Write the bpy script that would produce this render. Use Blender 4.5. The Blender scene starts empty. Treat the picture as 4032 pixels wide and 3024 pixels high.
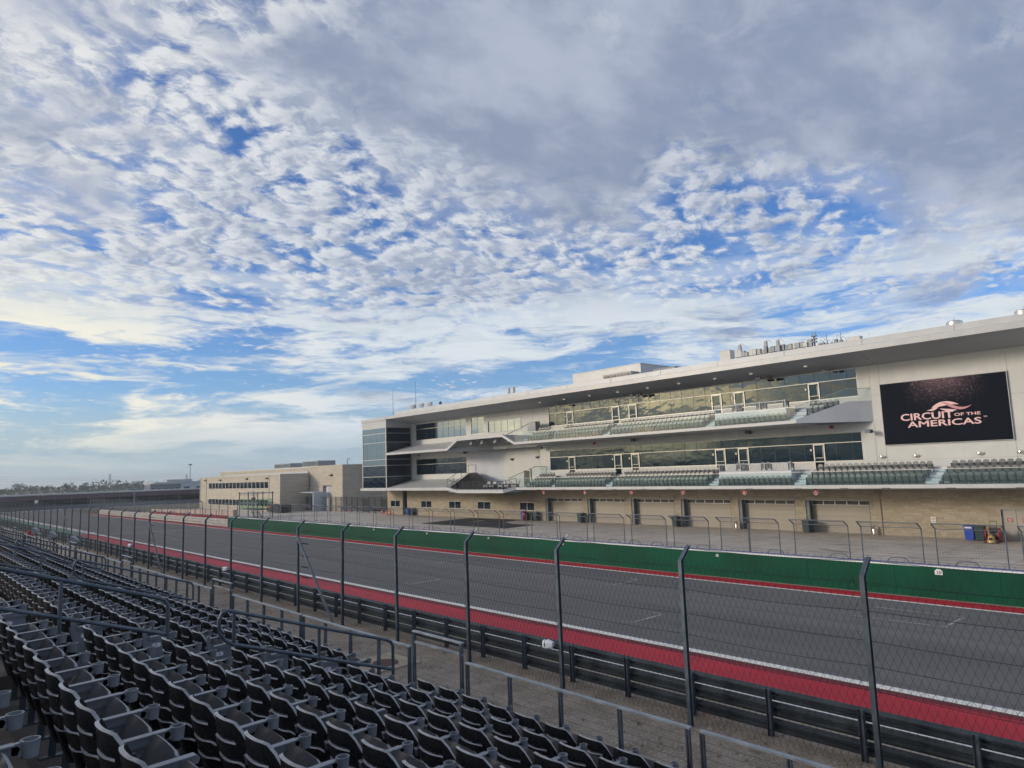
import bpy, bmesh, math, random
from mathutils import Vector, Matrix
random.seed(7)
R = math.radians
SC = bpy.context.scene

# ------------------------------------------------------------------ camera
YAW, PITCH, ROLL = 0.73316588, 0.12256054, -0.03508944
cam_d = bpy.data.cameras.new('camera')
cam_d.sensor_width = 36.0
cam_d.lens = 2754.0 / 4032.0 * 36.0
cam_d.clip_start = 0.05
cam_d.clip_end = 9000.0
cam = bpy.data.objects.new('camera', cam_d)
SC.collection.objects.link(cam)
SC.camera = cam
cy, sy, cp, sp = math.cos(YAW), math.sin(YAW), math.cos(PITCH), math.sin(PITCH)
fwd = Vector((sy * cp, cy * cp, sp))
rt = Vector((cy, -sy, 0.0))
up = Vector((-sy * sp, -cy * sp, cp))
cr, sr = math.cos(ROLL), math.sin(ROLL)
rt2 = rt * cr + up * sr
up2 = up * cr - rt * sr
M = Matrix((rt2, up2, -fwd)).transposed().to_4x4()
M.translation = Vector((0, 0, 6.2))
cam.matrix_world = M

# ------------------------------------------------------------------ sun and sky
SUN_EL, SUN_AZ = R(15.5), R(-56.0)          # azimuth from +y towards +x
sund = Vector((math.sin(SUN_AZ) * math.cos(SUN_EL), math.cos(SUN_AZ) * math.cos(SUN_EL), math.sin(SUN_EL)))
sl = bpy.data.lights.new('sun', 'SUN')
sl.energy = 1.75
sl.angle = R(10.0)
sl.color = (1.0, 0.90, 0.78)
so = bpy.data.objects.new('sun', sl)
SC.collection.objects.link(so)
so.rotation_euler = sund.to_track_quat('Z', 'Y').to_euler()
so.location = (0, 0, 60)

SC.view_settings.view_transform = 'Standard'
SC.view_settings.look = 'None'
SC.view_settings.gamma = 1.0
SC.view_settings.exposure = 0.0
try:
    SC.view_settings.use_curve_mapping = False
except Exception:
    pass
SC.cycles.max_bounces = 6
SC.cycles.transparent_max_bounces = 24
SC.cycles.diffuse_bounces = 3
SC.cycles.glossy_bounces = 3
SC.cycles.caustics_reflective = False
SC.cycles.caustics_refractive = False


class NT:
    """small helper for writing node trees"""
    def __init__(s, tree):
        s.t = tree
        s.n = tree.nodes
        s.l = tree.links

    def node(s, typ, **kw):
        nd = s.n.new(typ)
        for k, v in kw.items():
            setattr(nd, k, v)
        return nd

    def put(s, sock, v):
        if isinstance(v, bpy.types.NodeSocket):
            s.l.new(v, sock)
        elif isinstance(v, (tuple, list)) and len(v) == 3 and sock.type == 'RGBA':
            sock.default_value = (*v, 1)
        else:
            sock.default_value = v

    def m(s, op, a, b=None, c=None, clamp=False):
        nd = s.node('ShaderNodeMath', operation=op, use_clamp=clamp)
        s.put(nd.inputs[0], a)
        if b is not None:
            s.put(nd.inputs[1], b)
        if c is not None:
            s.put(nd.inputs[2], c)
        return nd.outputs[0]

    def vm(s, op, a, b=None, out=0):
        nd = s.node('ShaderNodeVectorMath', operation=op)
        s.put(nd.inputs[0], a)
        if b is not None:
            if op == 'SCALE':
                s.put(nd.inputs[3], b)
            else:
                s.put(nd.inputs[1], b)
        return nd.outputs[out]

    def rng(s, v, a, b, c=0.0, d=1.0, smooth=True):
        nd = s.node('ShaderNodeMapRange')
        nd.interpolation_type = 'SMOOTHSTEP' if smooth else 'LINEAR'
        s.put(nd.inputs[0], v)
        for i, x in enumerate((a, b, c, d)):
            s.put(nd.inputs[i + 1], x)
        return nd.outputs[0]

    def mix(s, f, a, b, blend='MIX'):
        nd = s.node('ShaderNodeMix', data_type='RGBA', blend_type=blend)
        s.put(nd.inputs[0], f)
        s.put(nd.inputs[6], a)
        s.put(nd.inputs[7], b)
        return nd.outputs[2]

    def noise(s, vec, scale, detail=4.0, rough=0.5, lac=2.0, dist=0.0, out=0, dim='3D'):
        nd = s.node('ShaderNodeTexNoise')
        nd.noise_dimensions = dim
        if vec is not None:
            s.put(nd.inputs['Vector'], vec)
        s.put(nd.inputs['Scale'], scale)
        s.put(nd.inputs['Detail'], detail)
        s.put(nd.inputs['Roughness'], rough)
        s.put(nd.inputs['Lacunarity'], lac)
        s.put(nd.inputs['Distortion'], dist)
        return nd.outputs[out]

    def mapping(s, vec, loc=(0, 0, 0), rot=(0, 0, 0), scale=(1, 1, 1)):
        nd = s.node('ShaderNodeMapping')
        s.put(nd.inputs[0], vec)
        nd.inputs[1].default_value = loc
        nd.inputs[2].default_value = rot
        nd.inputs[3].default_value = scale
        return nd.outputs[0]


W = bpy.data.worlds.new('World')
SC.world = W
W.use_nodes = True
W.cycles.sampling_method = 'MANUAL'
W.cycles.sample_map_resolution = 512
W.node_tree.nodes.clear()
w = NT(W.node_tree)
w.noise2 = lambda *a, **k: w.noise(*a, **{**k, 'dim': '2D'})
sky = w.node('ShaderNodeTexSky', sky_type='NISHITA')
sky.sun_disc = False
sky.sun_elevation = SUN_EL
sky.sun_rotation = SUN_AZ
sky.altitude = 150.0
sky.air_density = 1.0
sky.dust_density = 0.6
sky.ozone_density = 2.0
co = w.node('ShaderNodeTexCoord').outputs['Generated']
sep = w.node('ShaderNodeSeparateXYZ')
w.l.new(co, sep.inputs[0])
dx, dy, dz = sep.outputs
zz = w.m('MAXIMUM', dz, 0.0)
den = w.m('ADD', zz, 0.20)
comb = w.node('ShaderNodeCombineXYZ')
w.put(comb.inputs[0], w.m('DIVIDE', dx, den))
w.put(comb.inputs[1], w.m('DIVIDE', dy, den))
P0 = comb.outputs[0]                                  # the cloud deck seen as a high flat layer


def dot(v):
    return w.vm('DOT_PRODUCT', co, tuple(v), out=1)


def dirv(az, el):
    az, el = R(az), R(el)
    return (math.sin(az) * math.cos(el), math.cos(az) * math.cos(el), math.sin(el))


sunw = w.m('MAXIMUM', dot(sund), 0.0)
elev = dz
# clear sky: pure blue above, pale near the horizon
blue = w.mix(1.0, w.vm('SCALE', sky.outputs[0], 0.115), (0.62, 0.92, 1.42), 'MULTIPLY')
blue = w.mix(w.rng(elev, 0.25, 0.02, 0, 0.30), blue, (0.44, 0.60, 0.74))
blue = w.mix(w.rng(elev, 0.12, 0.0, 0, 0.8), blue, (0.44, 0.56, 0.62))
# small puffs (altocumulus)
wig = w.vm('SCALE', w.vm('SUBTRACT', w.noise2(P0, 3.4, 5, 0.6, out=1), (0.5, 0.5, 0.5)), 0.12)
P1 = w.vm('ADD', P0, wig)
Pm = w.mapping(P1, rot=(0, 0, R(-28)), scale=(1.0, 1.35, 1.0))


def puffs(vec):
    a = w.noise2(vec, 9.0, 8.0, 0.66)
    vo = w.node('ShaderNodeTexVoronoi', feature='SMOOTH_F1')
    vo.voronoi_dimensions = '2D'
    w.put(vo.inputs['Vector'], vec)
    w.put(vo.inputs['Scale'], 16.0)
    w.put(vo.inputs['Smoothness'], 0.75)
    b = w.m('SUBTRACT', 0.62, vo.outputs['Distance'])
    return w.m('ADD', w.m('MULTIPLY', a, 0.86), w.m('MULTIPLY', b, 0.30))


d0 = puffs(Pm)
dsh = puffs(w.vm('ADD', Pm, (-0.016, 0.013, 0.0)))
cover = w.noise2(P0, 1.9, 5.0, 0.55)
low = w.rng(elev, 0.28, 0.13)                          # puffs thin out towards the horizon
biasC = w.m('SUBTRACT', w.m('MULTIPLY', w.m('SUBTRACT', cover, 0.445), 0.60), w.m('MULTIPLY', low, 0.30))
up_l = w.rng(dot(dirv(12, 46)), 0.80, 0.99)            # denser bank high on the left
gap = w.rng(dot(dirv(66, 21)), 0.972, 0.998)             # a clear opening above the roof on the right
dens = w.m('SUBTRACT', w.m('ADD', w.m('ADD', d0, biasC), w.m('MULTIPLY', up_l, 0.10)), w.m('MULTIPLY', gap, 0.14))
maskA = w.rng(dens, 0.33, 0.58)
lit = w.m('ADD', w.m('MULTIPLY', w.m('SUBTRACT', d0, dsh), 5.6), 0.52, clamp=True)
thick = w.rng(w.m('ADD', dens, w.m('MULTIPLY', w.m('SUBTRACT', cover, 0.5), 0.8)), 0.48, 0.82)
sunny = w.rng(sunw, 0.1, 0.98)
whiteA = w.mix(sunny, (0.74, 0.77, 0.81), (0.96, 0.93, 0.86))
greyA = w.mix(sunny, (0.34, 0.40, 0.53), (0.38, 0.44, 0.54))
shadeA = w.m('MULTIPLY', w.m('SUBTRACT', 1.0, lit), 0.80)
shadeA = w.m('ADD', shadeA, w.m('MULTIPLY', thick, 0.55), clamp=True)
colA = w.mix(shadeA, whiteA, greyA)
c1 = w.mix(w.m('MULTIPLY', maskA, 0.95), blue, colA)
# big soft grey-violet sheet, heavy towards the right and overhead
dB = w.noise2(w.vm('ADD', w.mapping(P0, loc=(3.1, 1.7, 0), rot=(0, 0, R(20)), scale=(0.8, 1.25, 1)), w.vm('SCALE', wig, 1.2)), 1.7, 6.0, 0.54)
heavy = w.rng(dot(dirv(62, 48)), 0.74, 0.97)
heavy2 = w.rng(dot(dirv(2, 33)), 0.975, 1.0)
heavy3 = w.rng(dot(dirv(78, 22)), 0.93, 0.995)
bB = w.m('ADD', w.m('MULTIPLY', heavy, 0.36), w.m('MULTIPLY', heavy2, 0.17))
bB = w.m('ADD', bB, w.m('MULTIPLY', heavy3, 0.07))
dens2 = w.m('ADD', dB, w.m('SUBTRACT', bB, w.m('ADD', 0.08, w.m('MULTIPLY', gap, 0.16))))
maskB = w.rng(dens2, 0.46, 0.72)
tB = w.rng(w.m('ADD', w.noise2(w.mapping(P0, loc=(9, 2, 0), scale=(1, 1.6, 1)), 2.6, 5.0, 0.55), w.m('MULTIPLY', heavy, 0.10)), 0.36, 0.70)
colB = w.mix(tB, (0.45, 0.50, 0.62), (0.275, 0.33, 0.46))
fluff = w.rng(w.noise2(w.vm('ADD', P0, w.vm('SCALE', wig, 1.6)), 4.6, 6.0, 0.6), 0.52, 0.80)
colB = w.mix(w.m('MULTIPLY', fluff, 0.38), colB, (0.56, 0.60, 0.71))
colB = w.mix(w.m('MULTIPLY', w.rng(dens2, 0.64, 0.52), 0.65), colB, whiteA)
c2 = w.mix(w.m('MULTIPLY', maskB, 0.97), c1, colB)
# thin streaks low over the horizon
azn = w.node('ShaderNodeCombineXYZ')
w.put(azn.inputs[0], w.m('ARCTAN2', dx, dy))
w.put(azn.inputs[1], w.m('MULTIPLY', zz, 7.0))
st = w.noise2(w.vm('ADD', azn.outputs[0], w.vm('SCALE', w.vm('SUBTRACT', w.noise2(azn.outputs[0], 3.0, 3, 0.5, out=1), (0.5, 0.5, 0.5)), 0.25)), 3.1, 7.0, 0.58)
stm = w.m('MULTIPLY', w.rng(st, 0.40, 0.60), w.m('MULTIPLY', w.rng(elev, 0.30, 0.17), w.rng(elev, 0.0, 0.05)))
warm = w.rng(sunw, 0.35, 0.93)
colS = w.mix(warm, (0.72, 0.78, 0.82), (0.98, 0.92, 0.72))
# pale veil close to the ground, cream coloured towards the hidden sun
azn = w.node('ShaderNodeCombineXYZ')
w.put(azn.inputs[0], w.m('MULTIPLY', w.m('ARCTAN2', dx, dy), 2.6))
w.put(azn.inputs[1], w.m('MULTIPLY', zz, 15.0))
AZ = azn.outputs[0]
warm = w.rng(sunw, 0.05, 0.62)
veil = w.m('MULTIPLY', w.rng(elev, 0.13, 0.01), 0.70)
colV = w.mix(warm, (0.42, 0.54, 0.64), (0.52, 0.60, 0.62))
bank = w.rng(w.noise2(AZ, 0.9, 5.0, 0.55), 0.40, 0.60)
bank = w.m('MULTIPLY', bank, w.m('MULTIPLY', w.rng(elev, 0.012, 0.045), w.rng(elev, 0.14, 0.075)))
colV = w.mix(w.m('MULTIPLY', bank, 0.85), colV, (0.27, 0.42, 0.58))
c3 = w.mix(veil, c2, colV)
# wispy streaks and torn sheets low in the sky
wz = w.vm('SCALE', w.vm('SUBTRACT', w.noise2(AZ, 1.3, 4, 0.6, out=1), (0.5, 0.5, 0.5)), 0.55)
st = w.noise2(w.vm('ADD', AZ, wz), 1.9, 8.0, 0.64)
st2 = w.noise2(w.mapping(AZ, loc=(5, 3, 0), scale=(0.5, 0.8, 1)), 1.2, 3.0, 0.5)
win = w.m('MULTIPLY', w.rng(elev, 0.33, 0.17), w.m('ADD', w.m('MULTIPLY', w.rng(elev, 0.025, 0.080), 0.80), w.m('MULTIPLY', w.rng(elev, 0.0, 0.03), 0.30)))
stv = w.m('ADD', st, w.m('MULTIPLY', w.m('SUBTRACT', st2, 0.5), 0.55))
stm = w.m('MULTIPLY', w.rng(stv, 0.385, 0.60), win)
colS = w.mix(w.m('MULTIPLY', warm, w.rng(elev, 0.27, 0.13, 0.35, 1.0)), (0.72, 0.78, 0.84), (1.05, 0.97, 0.74))
colS = w.mix(w.m('MULTIPLY', w.rng(w.noise2(w.vm('ADD', AZ, wz), 3.4, 6.0, 0.6), 0.45, 0.7), 0.5), colS, (0.52, 0.62, 0.68))
c4 = w.mix(w.m('MULTIPLY', stm, 0.95), c3, colS)
# the glow of the sun behind cloud
glow = w.m('POWER', sunw, 9.0)
c5 = w.mix(1.0, c4, w.mix(glow, (0, 0, 0), (0.80, 0.64, 0.40)), 'ADD')
glow2 = w.m('MULTIPLY', w.m('POWER', w.m('MAXIMUM', dot(dirv(-53, 6.5)), 0.0), 85.0), w.rng(stv, 0.40, 0.60, 0.10, 1.0))
c6 = w.mix(1.0, c5, w.mix(glow2, (0, 0, 0), (12.0, 8.2, 3.6)), 'ADD')
bg = w.node('ShaderNodeBackground')
w.put(bg.inputs[0], c6)
bg.inputs[1].default_value = 1.0
wo = w.node('ShaderNodeOutputWorld')
w.l.new(bg.outputs[0], wo.inputs[0])

# ------------------------------------------------------------------ materials
def geo(n):
    return n.node('ShaderNodeNewGeometry').outputs['Position']


def new_mat(name):
    mt = bpy.data.materials.new(name)
    mt.use_nodes = True
    mt.node_tree.nodes.clear()
    n = NT(mt.node_tree)
    out = n.node('ShaderNodeOutputMaterial')
    b = n.node('ShaderNodeBsdfPrincipled')
    n.l.new(b.outputs[0], out.inputs[0])
    return mt, n, b, out


def basic(name, col, rough=0.5, metal=0.0, var=0.12, vs=2.5, bump=0.0, bs=40.0, spec=0.5, rnd=0.0, streak=0.0, dirt=None):
    """plain paint / plastic / metal with cloudy wear, optional vertical run-off streaks and per-object difference"""
    mt, n, b, out = new_mat(name)
    co = n.node('ShaderNodeTexCoord').outputs['Object'] if rnd else geo(n)
    nz = n.noise(co, vs, 5, 0.6)
    f = n.rng(nz, 0.3, 0.75)
    dark = tuple(c * (1 - var) for c in col)
    lite = tuple(min(1, c * (1 + var)) for c in col)
    c = n.mix(f, dark, lite)
    if streak:
        sm = n.mapping(geo(n), scale=(3.0, 3.0, 0.12))
        s = n.rng(n.noise(sm, 1.6, 5, 0.6), 0.52, 0.78)
        c = n.mix(n.m('MULTIPLY', s, streak), c, dirt or tuple(x * 0.55 for x in col))
    if rnd:
        oi = n.node('ShaderNodeObjectInfo').outputs['Random']
        k = n.rng(oi, 0, 1, 1 - rnd, 1 + rnd, smooth=False)
        c = n.mix(1.0, c, k, 'MULTIPLY') if False else n.vm('SCALE', c, k)
    n.put(b.inputs['Base Color'], c)
    n.put(b.inputs['Roughness'], n.rng(nz, 0.25, 0.8, max(0.03, rough - 0.07), min(1, rough + 0.10)))
    b.inputs['Metallic'].default_value = metal
    b.inputs['Specular IOR Level'].default_value = spec
    if bump:
        bn = n.node('ShaderNodeBump')
        n.put(bn.inputs['Height'], n.noise(co, bs, 4, 0.6))
        bn.inputs['Strength'].default_value = bump
        bn.inputs['Distance'].default_value = 0.02
        n.l.new(bn.outputs[0], b.inputs['Normal'])
    return mt


MT = {}
MT['steel'] = basic('galvanised_steel', (0.085, 0.11, 0.14), 0.42, 0.35, 0.28, 3.0, bump=0.15, bs=60, rnd=0.15)
MT['steel_light'] = basic('pale_galvanised_steel', (0.26, 0.30, 0.34), 0.45, 0.4, 0.22, 4.0)
MT['steel_mid'] = basic('grey_painted_steel', (0.115, 0.135, 0.165), 0.45, 0.2, 0.2, 3.0)
MT['wire'] = basic('fence_wire', (0.035, 0.043, 0.055), 0.5, 0.5, 0.1)
MT['cable'] = basic('steel_cable', (0.02, 0.025, 0.045), 0.5, 0.3, 0.1)
MT['guard'] = basic('weathered_guardrail', (0.045, 0.058, 0.068), 0.40, 0.45, 0.35, 1.6, bump=0.2, bs=25)
MT['plastic'] = basic('charcoal_seat_plastic', (0.017, 0.018, 0.022), 0.27, 0, 0.20, 6.0, rnd=0.20, bump=0.08, bs=220)
MT['plastic_arm'] = basic('grey_seat_plastic', (0.17, 0.19, 0.22), 0.36, 0, 0.16, 5.0, rnd=0.14, bump=0.08, bs=200)
MT['plastic_pan'] = basic('faded_seat_plastic', (0.078, 0.080, 0.095), 0.38, 0, 0.25, 5.0, rnd=0.20, bump=0.08, bs=200)
MT['plastic_edge'] = basic('scuffed_glint_seat_edge', (0.25, 0.26, 0.275), 0.28, 0, 0.25, 9.0, rnd=0.15)  # scuffed edges, painted paler still to carry the rim and slot-lip glints
MT['plate'] = basic('number_plate_white', (0.72, 0.75, 0.80), 0.35, 0, 0.04)
MT['ink'] = basic('black_ink', (0.03, 0.03, 0.035), 0.6, 0, 0.05)
MT['white'] = basic('white_stucco', (0.60, 0.60, 0.575), 0.75, 0, 0.05, 0.6, bump=0.12, bs=30, streak=0.16)
MT['white_metal'] = basic('white_coated_metal', (0.47, 0.475, 0.48), 0.35, 0, 0.05, 0.8, streak=0.10)
MT['soffit'] = basic('soffit_panel', (0.40, 0.405, 0.42), 0.7, 0, 0.06, 0.5, bump=0.05, bs=15)
MT['grey_wall'] = basic('blue_grey_wall', (0.66, 0.67, 0.71), 0.7, 0, 0.05, 0.7)
MT['frame'] = basic('window_frame', (0.50, 0.49, 0.45), 0.4, 0.3, 0.08)
MT['dark_frame'] = basic('dark_frame', (0.035, 0.04, 0.05), 0.4, 0.3, 0.1)
MT['deck'] = basic('concrete_deck', (0.26, 0.29, 0.33), 0.8, 0, 0.12, 1.5, bump=0.1)
MT['door_panel'] = basic('taupe_door_panel', (0.33, 0.295, 0.245), 0.55, 0, 0.06, 0.7, streak=0.18)
MT['steel_door'] = basic('grey_steel_door', (0.36, 0.335, 0.30), 0.5, 0, 0.06, 0.8, streak=0.10)
MT['red'] = basic('red_enamel', (0.42, 0.012, 0.022), 0.35, 0, 0.1)
MT['sign_white'] = basic('sign_white', (0.8, 0.8, 0.8), 0.4, 0, 0.03)
MT['black'] = basic('black_plastic', (0.012, 0.012, 0.014), 0.4, 0, 0.2)
MT['rubber'] = basic('rubber_mat', (0.012, 0.013, 0.016), 0.75, 0, 0.25, 0.8, bump=0.3, bs=30)
MT['blue'] = basic('blue_bin_plastic', (0.01, 0.06, 0.42), 0.4, 0, 0.1)
MT['green_bin'] = basic('green_bin_plastic', (0.008, 0.035, 0.035), 0.45, 0, 0.2)
MT['orange'] = basic('orange_cone', (0.75, 0.10, 0.03), 0.45, 0, 0.1)
MT['brass'] = basic('worn_brass_yellow', (0.55, 0.38, 0.14), 0.35, 0.3, 0.2)
MT['hvac'] = basic('hvac_casing', (0.30, 0.31, 0.32), 0.55, 0.1, 0.12, 1.5)
MT['hvac_pale'] = basic('pale_equipment_casing', (0.58, 0.57, 0.54), 0.55, 0, 0.08, 1.5)
MT['chrome'] = basic('spun_aluminium', (0.72, 0.66, 0.58), 0.22, 0.95, 0.08)
MT['purple'] = basic('maroon_girder', (0.105, 0.055, 0.085), 0.6, 0, 0.2, 0.25, streak=0.3)
MT['bridge_white'] = basic('bridge_edge_concrete', (0.42, 0.44, 0.46), 0.8, 0, 0.12, 0.3)
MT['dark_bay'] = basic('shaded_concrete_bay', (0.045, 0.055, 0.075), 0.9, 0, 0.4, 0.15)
MT['barrier_white'] = basic('weathered_white_guardrail', (0.50, 0.50, 0.47), 0.6, 0, 0.2, 1.5, streak=0.45)
MT['barrier_pink'] = basic('pinkish_concrete_block', (0.52, 0.42, 0.37), 0.8, 0, 0.12, 0.7, streak=0.3)
MT['far_white'] = basic('far_building_panel', (0.42, 0.48, 0.56), 0.7, 0, 0.1, 0.1)
MT['green_pad'] = basic('green_wall_paint', (0.003, 0.068, 0.036), 0.6, 0, 0.22, 0.5, bump=0.1, bs=12, streak=0.15, dirt=(0.010, 0.13, 0.08), spec=0.12)
MT['wall_cap'] = basic('wall_cap_paint', (0.42, 0.43, 0.44), 0.6, 0, 0.1)
MT['blue_line'] = basic('blue_wall_stripe', (0.03, 0.045, 0.22), 0.5, 0, 0.2)
MT['lampglass'] = basic('lamp_diffuser', (0.75, 0.70, 0.5), 0.3, 0, 0.03)


def emis(name, col, s):
    mt, n, b, out = new_mat(name)
    n.put(b.inputs['Base Color'], col)
    n.put(b.inputs['Emission Color'], col)
    b.inputs['Emission Strength'].default_value = s
    b.inputs['Roughness'].default_value = 0.4
    return mt


MT['lamp_on'] = emis('lit_lamp', (1.0, 0.90, 0.68), 0.5)


def glass_mirror(name, base, tint, ior=2.1, warp=0.012):
    """tinted window glass: dark room behind, sky and ground mirrored with the slight waviness of large panes"""
    mt, n, b, out = new_mat(name)
    n.put(b.inputs['Base Color'], base)
    b.inputs['Roughness'].default_value = 0.015
    b.inputs['IOR'].default_value = ior
    n.put(b.inputs['Specular Tint'], tint)
    g = geo(n)
    h = n.m('ADD', n.noise(n.mapping(g, scale=(1, 1, 1.6)), 0.55, 2, 0.5), 0.0)
    bn = n.node('ShaderNodeBump')
    n.put(bn.inputs['Height'], h)
    bn.inputs['Strength'].default_value = 1.0
    bn.inputs['Distance'].default_value = warp * 0.9
    n.l.new(bn.outputs[0], b.inputs['Normal'])
    return mt


MT['glass_up'] = glass_mirror('window_glass', (0.004, 0.014, 0.026), (0.72, 0.88, 1.0), 1.60, 0.016)
MT['glass_dark'] = glass_mirror('dark_window_glass', (0.004, 0.012, 0.020), (0.40, 0.58, 0.75), 1.55, 0.010)
MT['glass_pale'] = glass_mirror('pale_window_glass', (0.035, 0.06, 0.085), (0.74, 0.88, 1.0), 3.0, 0.004)


def clear_glass(name, tint=(0.88, 0.95, 0.945), f=0.86):
    mt = bpy.data.materials.new(name)
    mt.use_nodes = True
    mt.node_tree.nodes.clear()
    n = NT(mt.node_tree)
    out = n.node('ShaderNodeOutputMaterial')
    tr = n.node('ShaderNodeBsdfTransparent')
    n.put(tr.inputs[0], tint)
    gl = n.node('ShaderNodeBsdfGlossy')
    gl.inputs['Roughness'].default_value = 0.03
    df = n.node('ShaderNodeBsdfDiffuse')
    n.put(df.inputs[0], (0.45, 0.55, 0.55))
    mx0 = n.node('ShaderNodeMixShader')
    mx0.inputs[0].default_value = 0.035
    n.l.new(tr.outputs[0], mx0.inputs[1])
    n.l.new(df.outputs[0], mx0.inputs[2])
    fr = n.node('ShaderNodeFresnel')
    fr.inputs[0].default_value = 1.5
    mx = n.node('ShaderNodeMixShader')
    bf = n.node('ShaderNodeNewGeometry').outputs['Backfacing']
    n.l.new(n.m('MULTIPLY', fr.outputs[0], n.m('MULTIPLY', n.m('SUBTRACT', 1.0, bf), 1.4), clamp=True), mx.inputs[0])
    n.l.new(mx0.outputs[0], mx.inputs[1])
    n.l.new(gl.outputs[0], mx.inputs[2])
    n.l.new(mx.outputs[0], out.inputs[0])
    return mt


MT['rail_glass'] = clear_glass('balustrade_glass')
MT['green_glass'] = clear_glass('green_booth_glass', (0.70, 0.86, 0.79))


def ground_mat(name, c1, c2, scale, rough=0.9, speck=None, sp_s=30.0, bump=0.3, bs=60.0, stretch=(1, 1, 1), c3=None, s3=0.5, a3=0.55, spec=0.3):
    mt, n, b, out = new_mat(name)
    g = geo(n)
    gm = n.mapping(g, scale=stretch)
    f = n.rng(n.noise(gm, scale, 7, 0.62), 0.32, 0.70)
    c = n.mix(f, c1, c2)
    if c3:
        f3 = n.rng(n.noise(n.mapping(g, loc=(31, 7, 0), scale=stretch), s3, 6, 0.6), a3, a3 + 0.16)
        c = n.mix(n.m('MULTIPLY', f3, 0.8), c, c3)
    if speck:
        s = n.rng(n.noise(g, sp_s, 3, 0.7), 0.50, 0.72)
        c = n.mix(n.m('MULTIPLY', s, 0.75), c, speck)
        s2 = n.rng(n.noise(g, sp_s * 0.37, 3, 0.7), 0.58, 0.74)
        c = n.mix(n.m('MULTIPLY', s2, 0.5), c, tuple(x * 0.4 for x in c1))
    n.put(b.inputs['Base Color'], c)
    b.inputs['Roughness'].default_value = rough
    b.inputs['Specular IOR Level'].default_value = spec
    bn = n.node('ShaderNodeBump')
    n.put(bn.inputs['Height'], n.noise(g, bs, 3, 0.7))
    bn.inputs['Strength'].default_value = bump
    bn.inputs['Distance'].default_value = 0.03
    n.l.new(bn.outputs[0], b.inputs['Normal'])
    return mt


MT['land'] = ground_mat('dry_grass_land', (0.13, 0.115, 0.07), (0.075, 0.09, 0.045), 0.03, c3=(0.22, 0.19, 0.13), s3=0.01)
MT['gravel'] = ground_mat('brown_gravel', (0.18, 0.145, 0.11), (0.29, 0.245, 0.20), 1.1, speck=(0.56, 0.52, 0.46), sp_s=16.0, bump=0.9, bs=11.0, c3=(0.17, 0.085, 0.06), s3=0.35, a3=0.56)
MT['gravel_grey'] = ground_mat('grey_gravel', (0.22, 0.205, 0.205), (0.30, 0.28, 0.27), 0.8, speck=(0.34, 0.32, 0.31), sp_s=18.0, bump=0.7, bs=14.0, c3=(0.13, 0.10, 0.075), s3=0.5, a3=0.58)
MT['stand_concrete'] = ground_mat('stand_concrete', (0.085, 0.075, 0.07), (0.15, 0.13, 0.12), 0.9, c3=(0.06, 0.055, 0.055), s3=1.7, a3=0.52, bump=0.2, bs=30)
MT['line_white'] = ground_mat('white_line_paint', (0.68, 0.68, 0.66), (0.80, 0.80, 0.78), 2.0, rough=0.6, c3=(0.45, 0.44, 0.42), s3=3.0, a3=0.62)
MT['line_worn'] = ground_mat('worn_line_paint', (0.30, 0.30, 0.30), (0.46, 0.46, 0.46), 2.0, rough=0.7, c3=(0.15, 0.15, 0.16), s3=1.6, a3=0.44)
MT['red_paint'] = ground_mat('red_run_off_paint', (0.38, 0.013, 0.028), (0.48, 0.020, 0.038), 0.6, rough=0.6, c3=(0.20, 0.02, 0.03), s3=1.2, a3=0.55, stretch=(1, 0.2, 1))
MT['red_dark'] = ground_mat('dark_red_paint', (0.15, 0.012, 0.02), (0.19, 0.018, 0.028), 0.6, rough=0.65)
MT['green_ground'] = ground_mat('green_run_off', (0.10, 0.20, 0.15), (0.15, 0.26, 0.20), 0.3)
MT['edge_beige'] = ground_mat('dusty_concrete_strip', (0.33, 0.28, 0.20), (0.42, 0.36, 0.27), 0.7)
MT['ochre_ground'] = ground_mat('ochre_verge', (0.32, 0.24, 0.14), (0.24, 0.19, 0.13), 0.2)


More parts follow.
